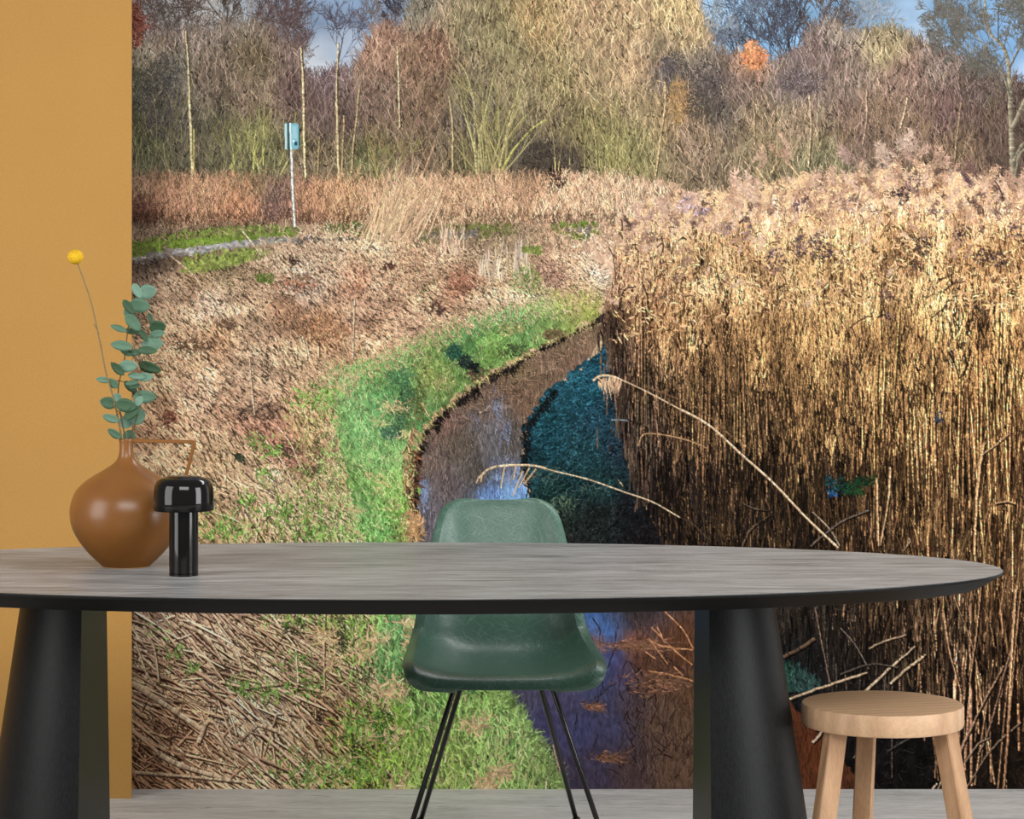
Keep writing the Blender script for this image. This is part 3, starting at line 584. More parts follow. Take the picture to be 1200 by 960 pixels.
# mirrored stems and ripples
def ripples(n, poly, dk, lum, lo, hi, w, sd=10, mean=90):
    u, v = scatter(n, poly); c = vary(at(WATER, u, v) * dk, lum, .05)
    strokes(u, v, mean + rng.normal(0, sd, len(u)), rng.uniform(lo, hi, len(u)), c, w0=w, w1=w * .7, curv=rng.normal(0, 20, len(u)))
up = [p for p in stream if p[1] < 645]
for (n, dk, l1, l2, w, sd) in [(2600, .72, 4, 14, 1.0, 9), (2600, 1.0, 4, 12, .9, 9), (2200, 1.3, 3, 12, .8, 9), (600, 1.5, 2, 8, .8, 14), (900, .6, 2, 6, 1.0, 60), (700, 1.3, 2, 7, .9, 25)]:
    ripples(n, up, dk, .12, l1, l2, w, sd)
ripples(700, [(512,470),(600,430),(690,395),(700,410),(640,450),(600,470),(540,500),(500,512)], 1.28, .12, 4, 12, .8, 16, 168); ripples(420, [(512,470),(690,395),(640,450),(540,500)], .62, .12, 4, 10, .9, 20, 165)
for (cu, cv_, ru, rv, n, col) in [(582,484,9,16,46,(124,128,148)), (592,512,7,18,40,(112,118,140)), (556,498,8,14,24,(108,106,116)), (600,584,14,18,130,(118,158,206)), (568,590,9,14,90,(108,144,196)), (497,580,6,20,70,(118,132,164)), (590,560,14,8,34,(118,138,170)),
                                  (540,620,14,16,60,(112,120,146)), (600,612,10,20,120,(104,156,220))]:
    u = cu + rng.normal(0, ru * .5, n); v = cv_ + rng.normal(0, rv * .5, n)
    strokes(u, v, 90 + rng.normal(0, 12, n), rng.uniform(3, 10, n), vary(np.tile(np.array(col, float), (n, 1)), .1, .03), w0=1.2, w1=.6)
path([(566,452),(562,460),(566,474)], (134,108,80), 2, 1); path([(562,484),(570,479),(574,475)], (156,134,108), 2.2, 1); path([(600,512),(588,504),(584,512),(600,520)], (60,56,56), 1, .7); path([(580,484),(596,500),(606,520)], (70,64,64), 1, .8)
# the quieter near pool with brown mirrored reeds on its right
WATER = WATER * .96
low = [(690,716),(745,716),(820,716),(1040,930),(662,930),(606,832),(585,805),(640,790)]
ripples(1500, low, 1.1, .06, 4, 16, 1.2, 14); ripples(1300, low, .9, .06, 4, 16, 1.2, 14)
near = [(745,716),(900,716),(1040,930),(716,930),(738,870),(722,820),(748,775)]
for (n, dk, w, sd) in [(1500, .82, 1.1, 14), (1700, 1.1, 1.0, 12), (700, 1.28, .9, 14), (500, .62, 1.0, 22)]: ripples(n, near, dk, .08, 5, 20, w, sd)
for _ in range(90):
    u = rng.uniform(722, 810); v = rng.uniform(770, 915)
    strokes(u, v, rng.choice([60, 75, 100, 120, 140]) + rng.normal(0, 14), rng.uniform(12, 34), vary(np.array([[66., 46, 42]]), .2, .05), w0=1.2, w1=.7, curv=rng.normal(0, 60))
for pts in ([(700,770),(706,800),(698,830),(690,850)], [(722,800),(700,816),(686,826)], [(694,724),(704,740),(702,756)], [(738,775),(748,800),(740,840)], [(700,860),(694,880)], [(676,836),(674,856)], [(722,740),(716,770),(704,800)], [(735,862),(744,880),(742,905)]):
    path(pts, (56,46,58), 1.5, .8, 0, .6)
for cu, cv_, ru, rv, n in ((694,828,10,4,60), (708,888,14,5,90), (745,757,40,6,220), (770,800,30,14,160)):
    u = cu + rng.normal(0, ru * .6, n); v = cv_ + rng.normal(0, rv * .5, n)
    strokes(u, v, rng.normal(0, 20, n), rng.uniform(4, 14, n), vary(np.tile([128., 88, 66], (n, 1)), .2, .05), w0=1.2, w1=.6, curv=rng.normal(0, 20, n))
for pts in ([(758,750),(780,758),(812,762)], [(760,786),(782,790),(812,798)], [(756,764),(768,772)], [(764,736),(790,762),(812,780)], [(776,714),(800,738),(812,760)], [(760,748),(782,778)], [(790,782),(800,792)], [(778,752),(770,734)]):
    path(pts, (196,132,86), 2.0, 1.0, .3, .4)

# ---- grass bank along the water ----------------------------------------------------------
# straw thinning out into green: loose tufts with a density that rises towards the water
edge = np.array([(700,352,380),(690,356,384),(660,362,396),(640,364,405),(600,372,420),(560,384,444),(536,396,458),(505,405,480),(480,420,500)])
gbank = [(708,350),(700,372),(672,388),(640,402),(606,420),(562,444),(536,462),(512,482),(494,506),(486,540),(484,600),(488,640),(500,700),(545,760),(585,805),(606,832),(630,868),(652,905),(662,930),(330,930),(350,880),(300,800),(330,712),(250,640),(280,560),(330,500),(352,455),(392,430),(430,420),(470,405),(520,388),(560,374),(620,358),(660,348)]
def gd(u, v):
    r = np.interp(v, [340, 400, 440, 520, 640, 720, 760, 820, 930], [700, 520, 395, 400, 415, 440, 450, 470, 470])       # fully green right of this
    l = np.interp(v, [340, 400, 440, 520, 640, 720, 760, 820, 930], [640, 450, 350, 290, 240, 300, 350, 400, 330])
    return np.clip((u - l) / (r - l), 0, 1) ** 1.6
core = [(706,352),(700,372),(672,388),(640,402),(606,420),(562,444),(536,462),(512,482),(494,506),(487,540),(485,600),(488,640),(500,700),(545,760),(585,805),(606,832),(630,868),(652,905),(662,930),(480,930),(470,860),(450,800),(440,740),(440,712),(430,640),(405,560),(392,500),(390,450),(412,432),(450,424),(480,412),(520,394),(566,376),(620,362),(660,352)]
fill(core, GREEN, wob=4, n=(noise(6, 5, 30), noise(3, 3, 31)), amp=.1, seed=20)
GS = lambda v: np.interp(v, [340, 450, 640, 720, 930], [.55, .8, 1.0, 1.3, 1.7])
for (n, dk, lum) in [(9000, .5, .22), (12000, .82, .18), (13000, 1.08, .15), (8000, 1.36, .12)]:
    u, v = scatter(n, gbank, gd); k = np.argsort(v); u = u[k]; v = v[k]; s = GS(v)
    c = vary(at(GREEN, u, v) * dk, lum, .05); pale = rng.random(len(u)) < .14
    c = np.where(pale[:, None], vary(np.tile([204., 190, 132], (len(u), 1)), .12, .03) * min(1, dk + .1), c)
    strokes(u, v, 90 + rng.normal(8, 26, len(u)), rng.uniform(3, 10, len(u)) * s, c, w0=1.15 * s, w1=.5, curv=rng.normal(0, 40, len(u)))
# straw combed down over the upper edge of the green
for (n, dk) in [(900, .7), (1500, 1.0), (900, 1.22)]:
    T = rng.random(n); u = np.interp(T, [0, .12, .3, .5, .7, .85, 1], [700, 655, 600, 520, 455, 400, 385]); v = np.interp(T, [0, .12, .3, .5, .7, .85, 1], [350, 356, 366, 388, 422, 436, 470])
    u = u + rng.normal(-4, 13, n); v = v + rng.normal(-3, 7, n); s = GS(v)
    strokes(u, v, np.interp(u, [400, 700], [-44, -28]) + rng.normal(0, 26, n), rng.uniform(3, 12, n) * s, vary(at(STRAW, u - 12, v - 10) * dk, .1, .03), w0=1.1 * s, w1=.5, curv=rng.normal(0, 30, n))
for (n, dk) in [(500, .7), (900, 1.1), (500, 1.35)]:
    T = rng.random(n); u = np.interp(T, [0, .3, .5, .7, .85, 1], [690, 600, 520, 455, 400, 375]) + rng.normal(2, 12, n); v = np.interp(T, [0, .3, .5, .7, .85, 1], [350, 366, 388, 422, 436, 480]) + rng.normal(2, 6, n); s = GS(v)
    strokes(u, v, 90 + rng.normal(0, 28, n), rng.uniform(3, 9, n) * s, vary(at(GREEN, u + 8, v + 8) * dk, .14, .04), w0=1.1 * s, w1=.5, curv=rng.normal(0, 40, n))
# deeper shadow printed in the hollows of the bank
for (cu, cv_, ru, rv, n, col) in [(532,412,9,9,160,(44,84,66)), (545,424,8,8,110,(40,52,48)), (556,432,6,8,90,(30,34,36)), (476,468,9,20,110,(56,92,64)), (466,494,10,16,80,(66,100,70)), (468,442,16,9,80,(74,120,78)), (600,410,20,7,100,(70,84,50)), (458,508,12,8,90,(70,104,80)),
                                  (650,392,14,6,120,(112,92,64)), (560,440,16,8,90,(96,76,56)), (400,745,6,22,80,(66,70,50)), (380,560,8,6,30,(70,100,66)), (344,735,14,9,60,(60,74,44)), (420,880,10,12,70,(60,72,34)), (508,436,18,14,60,(140,150,80)), (520,448,12,10,36,(150,140,90)),
                                  (492,470,6,22,100,(86,96,50)), (575,400,20,10,110,(128,170,84)), (600,385,16,8,90,(150,150,90)), (450,850,12,20,90,(58,92,44)), (550,800,12,16,70,(70,110,62)), (480,800,14,16,90,(84,86,52))]:
    clump(cu, cv_, ru, rv, n, col, .18, 1.2, 2, 7)
for _ in range(34):                                         # dry clumps between the grass
    u = rng.uniform(360, 600); v = rng.uniform(720, 922)
    if inside(gbank, u, v) and rng.random() < .8: clump(u, v, 12, 8, 26, (206,170,124), .14, 1.6, 4, 13)
for _ in range(24):
    u = rng.uniform(330, 480); v = rng.uniform(440, 636); clump(u, v, 10, 6, 16, (204,176,124), .12, 1.1, 3, 9)
for (cu, cv_, ru, rv, n) in [(205,765,10,7,60), (222,786,10,5,40), (305,812,18,10,130), (355,808,20,8,110), (278,806,8,5,30), (352,780,14,12,60), (380,905,40,16,400), (410,860,18,16,150), (425,905,12,14,90), (420,845,10,9,60), (466,860,12,9,60),
                             (300,520,8,5,40), (318,532,8,6,50), (310,556,8,6,50), (272,622,14,10,170), (330,602,20,12,190), (370,625,18,10,150), (240,628,8,6,50), (355,470,12,10,70), (380,464,12,9,90), (290,588,9,6,50), (235,600,10,8,50), (345,722,24,10,130), (455,715,10,8,60), (180,735,8,6,24)]:
    u = cu + rng.normal(0, ru * .85, n); v = cv_ + rng.normal(0, rv * .85, n); k = (v < 926) & (rng.random(n) < .62); u, v = u[k], v[k]
    strokes(u, v, rng.normal(90, 45, len(u)), rng.uniform(3, 9, len(u)), vary(np.tile([112., 152, 66], (len(u), 1)), .24, .06), w0=1.6, w1=.7, curv=rng.normal(0, 40, len(u)))
# undercut dark edge and dry fringe where the bank meets the water
E = np.array([(706,372),(672,390),(640,404),(606,424),(572,442),(540,466),(516,486),(498,508),(489,535),(486,570),(487,600),(490,640)], float)
T = np.linspace(0, len(E) - 1, 900); eu = np.interp(T, range(len(E)), E[:, 0]); ev = np.interp(T, range(len(E)), E[:, 1])
wd = np.interp(T, [0, 2, 4, 6, 8, 11], [4, 7, 14, 13, 9, 5]) * np.clip(.75 + .75 * np.sin(T * 7.3) * np.sin(T * 3.1 + 1), .1, 2)
strokes(eu + rng.normal(0, 1.5, 900), ev + rng.uniform(-.3, 1, 900) * wd * .4, -90 + rng.normal(0, 30, 900), rng.uniform(.3, 1, 900) * wd * .8, vary(np.tile([40., 34, 32], (900, 1)), .3, .05), w0=1.6, w1=.8)
k = rng.random(900) < .26
strokes(eu[k] - 3, ev[k] - wd[k] * .35, -80 + rng.normal(0, 26, k.sum()), rng.uniform(3, 10, k.sum()), vary(np.tile([150., 136, 84], (k.sum(), 1)), .26, .05), w0=1.3, w1=.7, curv=rng.normal(0, 40, k.sum()))
fr = 170; u = np.interp(rng.random(fr), [0, 1], [0, 1]); vv = rng.uniform(500, 640, fr); uu = np.interp(vv, [500, 540, 640], [488, 480, 488]) - rng.uniform(0, 9, fr)
strokes(uu, vv, -85 + rng.normal(0, 24, fr), rng.uniform(5, 14, fr), vary(np.tile([164., 132, 90], (fr, 1)), .3, .06), w0=1.6, w1=.8, curv=rng.normal(0, 30, fr)); clump(482, 484, 8, 16, 26, (140,118,76), .25, 1.0, 4, 9)
path([(494,472),(499,482),(503,488)], (196,160,116), 2.4, 1); clump(487, 618, 8, 18, 110, (186,140,92), .2, 1.4, 4, 10); clump(486, 560, 6, 30, 60, (96,60,42), .25, 1.4, 4, 9)
E2 = np.array([(545,762),(585,805),(606,832),(630,868),(652,905),(662,930)], float); T = rng.uniform(0, 5, 520); eu = np.interp(T, range(6), E2[:, 0]); ev = np.interp(T, range(6), E2[:, 1])
strokes(eu - 6 + rng.normal(0, 4, 520), ev + rng.normal(0, 4, 520), 50 + rng.normal(0, 34, 520), rng.uniform(5, 15, 520), vary(at(GREEN, eu, ev), .2, .05), w0=1.6, w1=.7, curv=rng.normal(0, 40, 520))
path([(656,902),(652,890),(648,872)], (196,150,120), 2, 1); path([(655,905),(660,895),(662,894)], (190,150,126), 1.6, 1)

# ---- bluish grass slope in the reeds' shadow -------------------------------------------------
TEAL = field([(705,400,40,96,118),(700,425,36,92,112),(680,430,40,92,108),(650,460,38,86,100),(630,480,36,88,100),(690,460,36,88,104),(700,500,40,76,92),(720,470,34,58,74),(640,520,34,78,90),(620,560,34,70,76),(680,530,38,76,84),(730,520,38,54,66),
   (640,580,34,62,60),(700,570,34,62,64),(650,610,44,56,48),(700,610,38,44,42),(740,600,34,36,40),(660,640,42,44,42),(620,540,28,56,64),(780,620,34,32,34),(760,640,34,30,32)])
slope = [(712,392),(704,412),(690,420),(662,444),(640,458),(622,484),(614,520),(613,548),(622,580),(628,612),(648,650),(780,650),(770,600),(750,560),(735,520),(728,460),(722,420)]
fill(slope, TEAL * .85, wob=3, n=(noise(5, 3, 40), noise(10, 4, 41)), amp=.14, seed=30)
for (n, dk, lum) in [(3000, .6, .2), (4200, 1.0, .18), (2300, 1.35, .14), (700, 1.75, .1)]:
    u, v = scatter(n, slope); c = vary(at(TEAL, u, v) * dk * .82, lum, .05)
    strokes(u, v, np.interp(v, [400, 560, 640], [12, 30, 80]) + rng.normal(0, 34, len(u)), rng.uniform(3, 10, len(u)), c, w0=1.1, w1=.6, curv=rng.normal(0, 50, len(u)))
k = 260; T = rng.random(k); u = np.interp(T, [0, .4, .7, 1], [650, 618, 614, 640]); v = np.interp(T, [0, .4, .7, 1], [456, 500, 552, 640])
strokes(u + rng.normal(0, 2.5, k), v, -90 + rng.normal(0, 40, k), rng.uniform(3, 9, k), vary(np.tile([26., 30, 32], (k, 1)), .3, .05), w0=1.8, w1=.8)
for (cu, cv_, n, col) in [(640,556,40,(90,110,96)), (660,590,60,(96,116,90)), (690,575,30,(80,100,84)), (610,560,16,(150,120,84))]: clump(cu, cv_, 18, 9, n, col, .2, .9, 3, 8)
# ---- the reed bed -------------------------------------------------------------------------
# dark ground between the stalks, light on the stalks, and how many are lit
RD = field([(735,260,140,106,80),(760,330,134,98,64),(720,400,44,38,42),(760,420,60,46,36),(740,500,42,36,36),(760,560,40,33,32),(740,620,32,28,30),(800,620,42,34,31),(820,480,58,42,28),(850,400,96,68,44),(900,320,150,108,66),(900,250,160,118,84),
   (960,250,160,112,82),(960,350,136,96,56),(950,450,62,44,28),(920,560,44,34,26),(900,630,40,32,28),(1000,600,50,37,28),(1050,500,62,42,24),(1050,350,130,90,52),(1060,240,150,108,72),(1150,250,146,100,66),(1180,330,124,84,54),(1170,450,66,42,24),(1180,600,66,44,27),
   (1100,640,56,38,26),(1190,680,64,42,27),(1190,800,40,28,20),(940,720,46,38,33),(930,780,32,32,34),(1000,760,38,31,27),(1050,740,42,31,24),(1100,760,38,28,21),(1100,860,24,21,20),(1020,860,26,24,24),(1180,900,34,26,20),(1000,920,26,22,22),(1350,300,100,66,40),(1350,600,50,34,22),(1350,850,34,26,20)])
RL = field([(735,240,206,162,128),(720,330,196,146,110),(720,400,110,84,66),(710,460,70,64,64),(760,300,214,164,118),(760,380,176,128,84),(760,450,130,98,66),(740,520,92,74,60),(750,600,96,72,52),(800,600,110,82,56),(820,500,132,98,64),(820,400,196,144,92),(820,300,226,174,118),(800,240,214,170,138),
   (880,230,216,170,136),(880,300,226,172,114),(880,400,206,152,94),(880,500,150,112,72),(880,600,120,88,58),(960,210,206,160,130),(960,300,228,174,112),(960,420,208,154,94),(960,520,168,124,76),(960,620,130,94,60),(1060,200,206,158,128),(1060,300,230,172,112),(1060,420,212,156,94),
   (1060,520,190,138,84),(1060,620,178,130,80),(1150,220,206,156,118),(1160,320,214,156,98),(1160,420,206,148,88),(1160,540,196,142,86),(1160,650,198,144,90),(1190,750,196,142,94),(1100,720,186,140,98),(1040,720,160,120,86),(940,720,90,76,64),(930,780,72,70,66),(1000,800,96,84,74),
   (1100,850,150,110,78),(1020,880,100,86,76),(1180,880,190,138,94),(1350,300,214,156,98),(1350,600,190,138,84),(1350,850,180,130,90)])
bed = [(726,270),(724,300),(716,350),(706,372),(704,392),(712,420),(722,460),(732,520),(744,570),(762,610),(780,640),(800,700),(860,716),(900,790),(940,840),(985,880),(1010,930),(1480,930),(1480,225),(1200,222),(1140,214),(1060,206),(960,214),(880,226),(800,232),(750,240)]
fill(bed, RD, wob=4, n=(noise(3, 16, 60), noise(8, 10, 61)), amp=.16, seed=40)
CL = resize(noise(16, 30, 62), (V1 - V0) // 4, (U1 - U0) // 4)          # stands of lit and unlit stalks
top = lambda u: np.interp(u, [700, 730, 760, 800, 870, 940, 1000, 1060, 1120, 1200, 1480], [330, 262, 244, 236, 226, 214, 208, 204, 210, 220, 226])
def reeds(n, dk, lum, lo, hi, w, v0, v1, sd, shade=.25, pale=False, f=None, curv=10, flick=.1, hue=.04):
    u = rng.uniform(704, 1480, n * 14 // 10); v = v0 + (v1 - v0) * rng.random(len(u))
    k = inside(bed, u, v); u, v = u[k], v[k]; k = np.argsort(v); u, v = u[k], v[k]
    L = rng.uniform(lo, hi, len(u)); vm = v - L * .5
    c = at(f if f is not None else RL, u, vm) * (1 + .2 * pick(CL, u, vm))[:, None] * dk
    L = np.minimum(L, np.maximum(4, v - top(u) + 14))
    strokes(u, v, 90 + rng.normal(0, sd, len(u)), L, vary(c, lum, hue), w0=w * rng.uniform(.7, 1.3, len(u)), w1=w * .6, curv=rng.normal(0, curv, len(u)), shade=shade, flick=flick)
# zone by zone from the far top down to the near foot
for pas in range(3):
    reeds(5200, .45, .3, 5, 20, 1.1, 240, 560, 11)
    reeds(9500, .82, .2, 5, 20, 1.0, 235, 560, 13)
    reeds(9500, 1.08, .14, 4, 18, 1.0, 235, 540, 12)
    reeds(1100, .36, .3, 5, 14, 1.1, 280, 700, 10)
for pas in range(2):
    reeds(3000, .5, .3, 12, 46, 1.2, 470, 740, 6); reeds(3300, .85, .25, 10, 44, 1.1, 460, 740, 5, curv=8); reeds(2300, 1.08, .15, 10, 36, 1.1, 440, 720, 5, curv=8)
    reeds(1700, 1.0, .4, 8, 36, 1.4, 440, 720, 5, f=RD, curv=5)
reeds(700, .3, .35, 6, 22, 1.5, 330, 640, 9, f=RL)
reeds(4800, 1.1, .12, 4, 16, 1.0, 235, 460, 13)
reeds(3000, .86, .16, 4, 14, 1.0, 260, 460, 15)
reeds(2600, .36, .3, 5, 18, 1.1, 270, 520, 9)
# lower part: dark, tangled litter with long stalks in front
lowbed = [(800,640),(812,716),(860,716),(905,790),(940,840),(985,880),(1010,930),(1480,930),(1480,640)]
for (n, dk, lum) in [(4000, .9, .3), (5000, 1.4, .25), (1800, 1.9, .25)]:
    u, v = scatter(n, lowbed); d = np.interp(v, [700, 930], [.7, 1.1])
    strokes(u, v, rng.uniform(0, 180, len(u)), rng.uniform(3, 13, len(u)), vary(at(RD, u, v) * dk, lum, .06) * (.75 + .25 * d[:, None]), w0=1.0, w1=.5, curv=rng.normal(0, 30, len(u)))
def stalks(n, ua, ub, va, vb, lo, hi, dk, w, sd=3, base=None):
    u = rng.uniform(ua, ub, n); v = rng.uniform(va, vb, n); L = rng.uniform(lo, hi, n); a = 90 + rng.normal(0, sd, n)
    k = inside(bed, u, v); u, v, L, a = u[k], v[k], L[k], a[k]; m = len(u)
    c = vary(at(RL, u, v - L * .4) * dk, .16, .04); ww = w * rng.uniform(.7, 1.3, m)
    strokes(u + 1.3, v, a, L, c * .2, w0=ww, w1=ww * .8)
    strokes(u, v, a, L, c, w0=ww, w1=ww * .65, shade=.3, flick=.2)
stalks(240, 860, 1480, 600, 780, 40, 130, .55, 1.4, 4); stalks(150, 960, 1480, 640, 830, 50, 160, .75, 1.5, 4)
stalks(80, 1040, 1480, 700, 930, 60, 200, .9, 1.8, 4); stalks(36, 1110, 1480, 760, 930, 120, 300, 1.05, 2.2, 3); stalks(36, 950, 1100, 640, 740, 40, 120, 1.1, 1.5, 2.5)
stalks(90, 740, 900, 500, 640, 40, 130, 1.1, 1.2, 2.5); reeds(2600, .9, .35, 12, 60, 1.6, 560, 800, 4, f=RD, curv=5)
stalks(90, 1000, 1480, 480, 660, 50, 150, 1.0, 1.5, 3); stalks(46, 1080, 1480, 560, 700, 80, 200, 1.1, 2.0, 3)
stalks(60, 708, 760, 440, 600, 30, 110, 1.0, 1.3, 2)
reeds(1500, .42, .3, 14, 60, 1.3, 560, 830, 6); reeds(700, .62, .3, 10, 50, 1.2, 580, 820, 7)
# dark pockets
_d = lambda n: int(n * .4)
for (cu, cv_, ru, rv, n) in [(730,450,14,40,200), (1000,430,14,14,110), (1126,400,16,30,150), (1150,375,12,26,130), (1180,440,14,30,110), (1085,430,10,30,80), (1060,470,10,30,70), (820,420,8,30,60), (850,380,8,24,60), (1000,500,16,22,80), (1120,350,8,20,60), (770,470,10,40,80), (790,540,20,40,120)]:
    n = _d(n); u = cu + rng.normal(0, ru * .8, n); v = cv_ + rng.normal(0, rv * .8, n)
    strokes(u, v, 90 + rng.normal(0, 12, n), rng.uniform(5, 18, n), vary(np.tile([58., 42, 32], (n, 1)), .3, .08), w0=1.4, w1=.8)
# bent leaf blades, light and dark, in the upper half
for (n, col, lum) in [(1500, (216,164,108), .16), (600, (84,58,40), .3), (900, (232,190,134), .1)]:
    u = rng.uniform(722, 1480, n); v = top(u) + rng.uniform(10, 150, n)
    strokes(u, v, rng.choice([50, 130, 35, 145], n) + rng.normal(0, 18, n), rng.uniform(5, 14, n), vary(np.tile(np.array(col, float), (n, 1)), lum, .05), w0=1.3, w1=.6, curv=rng.choice([-1, 1], n) * rng.uniform(20, 110, n))
# feathery seed heads along the top, pale ones over mauve-brown ones
def plume(u, v, s, col, a=None, lum=.1):
    n = int(26 * s) + 6; a = rng.choice([60, 120]) + rng.normal(0, 15) if a is None else a
    t = rng.random(n); L = 16 * s
    uu = u + np.cos(np.radians(a)) * L * t + rng.normal(0, 1.8 * s, n); vv = v - np.sin(np.radians(a)) * L * t + rng.normal(0, 1.5 * s, n)
    strokes(uu, vv, a + rng.normal(0, 45, n), rng.uniform(2, 6.5, n) * s, vary(np.tile(np.array(col, float), (n, 1)), lum, .04), w0=1.3, w1=.6, curv=rng.normal(0, 50, n))
for i in range(900):
    u = rng.uniform(724, 1480); d = rng.gamma(1.3, 18); v = top(u) + d
    if u < 745 and v < 262: continue
    p = rng.random(); s = rng.uniform(.55, 1.05)
    col = (202,164,134) if p < .3 else (222,180,132) if p < .6 else (180,138,108) if p < .8 else (148,112,92) if p < .93 else (100,76,68)
    plume(u, v, s, col)
for (u, v, s, col) in [(750,250,1,(200,160,136)),(776,244,1,(206,166,140)),(800,236,1.2,(206,166,146)),(865,214,1.3,(214,172,146)),(880,216,1.2,(216,176,148)),(892,178,.8,(188,150,122)),(920,178,.9,(180,142,116)),(884,184,.7,(190,152,126)),(905,170,.7,(170,132,104)),(919,160,.6,(196,156,128)),
                       (990,180,1,(176,142,128)),(1000,184,.9,(150,118,108)),(1030,186,1.4,(186,156,134)),(1036,180,1.1,(190,160,138)),(1056,172,1.4,(182,152,132)),(1064,164,1.2,(186,156,136)),(1070,180,1.3,(176,140,120)),(1100,184,1.1,(180,142,116)),(1108,192,1,(184,146,120)),
                       (1140,196,1,(120,88,80)),(1135,206,.9,(104,78,78)),(1160,204,1,(176,136,108)),(1085,196,1.1,(190,148,116)),(1180,210,1,(170,130,106)),(1196,206,1,(186,146,118)),(1012,200,1,(190,152,124)),(975,206,1,(196,156,128)),(950,208,1,(200,160,132)),(1216,214,1,(176,136,108)),(1250,208,1.2,(186,146,118)),(1320,210,1.2,(180,140,112))]:
    plume(u, v + 6, s, col, 90 + rng.normal(0, 25)); plume(u + 4, v + 12, s, tuple(np.array(col) * .9))
for (cu, cv_, ru, rv, n, col) in [(938,288,9,12,70,(84,68,78)),(962,290,13,16,150,(80,62,68)),(908,304,12,12,90,(104,82,84)),(1082,288,9,11,90,(68,52,52)),(1074,312,6,6,40,(74,54,50)),(1046,226,7,5,40,(86,68,66)),(1058,230,7,10,70,(64,50,52)),(1070,214,9,9,60,(92,74,78)),(1128,272,10,9,70,(72,54,52)),
                                  (1152,300,10,8,70,(68,52,54)),(1170,304,9,8,70,(70,54,56)),(1040,346,8,8,40,(100,76,70)),(1190,270,10,9,60,(90,70,72)),(1000,232,6,5,30,(104,84,80)),(936,240,6,8,40,(110,86,92)),(820,246,8,6,50,(160,136,148)),(802,240,8,7,50,(176,150,156)),(876,266,6,7,30,(134,106,104)),
                                  (850,270,9,6,40,(150,120,116)),(1012,246,16,8,70,(196,162,146)),(1040,374,7,8,36,(120,92,84)),(1100,250,9,8,40,(120,92,88)),(1240,280,12,12,90,(80,62,62)),(1330,300,12,12,90,(80,62,62)),(1400,270,12,12,90,(84,64,64)),(990,300,8,8,30,(118,88,80)),(1168,240,8,14,50,(134,98,82))]:
    clump(cu, cv_, ru * 1.1, rv * 1.15, int(n * .62), col, .25, 1.2, 2, 6)
for pts, c, w in [([(1098,332),(1106,326),(1118,320)], (62,42,32), 1.8), ([(1108,340),(1118,332),(1132,330)], (66,44,34), 2.2), ([(1092,372),(1106,360),(1110,352)], (56,38,30), 2), ([(996,384),(1010,374),(1022,370)], (66,44,34), 2), ([(1028,372),(1036,368),(1040,374)], (56,38,30), 2.2),
                  ([(794,282),(800,278),(804,281)], (40,26,22), 2), ([(770,290),(774,286),(778,285)], (50,32,26), 2), ([(728,346),(734,338),(746,336)], (40,32,34), 2), ([(728,270),(729,262),(727,256)], (70,46,36), 2), ([(752,330),(758,345),(760,362)], (46,32,26), 1.8), ([(728,350),(726,360),(730,366)], (36,28,30), 2),
                  ([(708,368),(706,378),(710,388)], (40,34,36), 2), ([(722,330),(718,300),(712,288)], (96,66,50), 1.6), ([(1166,212),(1172,222),(1176,236)], (70,48,44), 2), ([(886,196),(894,208),(902,216)], (212,176,128), 1.5), ([(902,206),(908,194),(914,186)], (200,160,116), 1.5), ([(924,192),(934,204),(944,216)], (206,168,122), 1.5),
                  ([(1003,248),(1008,228),(1012,218)], (220,184,142), 1.8), ([(1112,412),(1120,430),(1124,444)], (40,28,24), 2.4), ([(1128,440),(1134,424),(1138,410)], (40,28,24), 2.4), ([(940,200),(960,212),(970,222)], (206,168,128), 1.4), ([(1000,290),(1010,286),(1014,284)], (232,190,140), 2)]:
    path(pts, c, w, w * .6, .15, .3)
# ragged dark left edge of the bed over the slope
for _ in range(110):
    v = rng.uniform(400, 600); u = np.interp(v, [390, 460, 520, 600], [708, 722, 732, 756]) + rng.normal(0, 6)
    strokes(u, v, 90 + rng.normal(0, 5), rng.uniform(14, 50), vary(np.array([[70., 56, 46]]), .4, .05), w0=1.3, w1=.7, shade=.3)
for (u, v, l) in [(708,470,46),(704,440,30),(714,436,36),(700,526,26),(722,500,30),(757,500,50),(760,462,30),(771,480,30),(711,486,22)]:
    strokes(u, v, 90, l, (116, 94, 74), w0=1.5, w1=.9, shade=.3, flick=.1)
blades(700, [(905,790),(903,775),(935,782),(962,800),(960,812),(920,812)], field([(900,790,36,76,60),(950,800,44,66,62)]), 1.1, .25, 4, 10, 1.3, mean=120)
for (cu, cv_, ru, rv, n, col) in [(972,566,5,9,36,(24,58,62)),(975,577,5,6,22,(34,80,126)),(985,570,7,9,60,(30,54,48)),(996,572,9,7,60,(28,62,40)),(1010,564,8,6,50,(26,54,34)),(1004,576,8,6,40,(36,66,36)),(1024,562,5,4,24,(40,60,32)),(1100,490,4,8,16,(60,62,76))]:
    clump(cu, cv_, ru, rv, n, col, .25, 2.0, 2, 5)
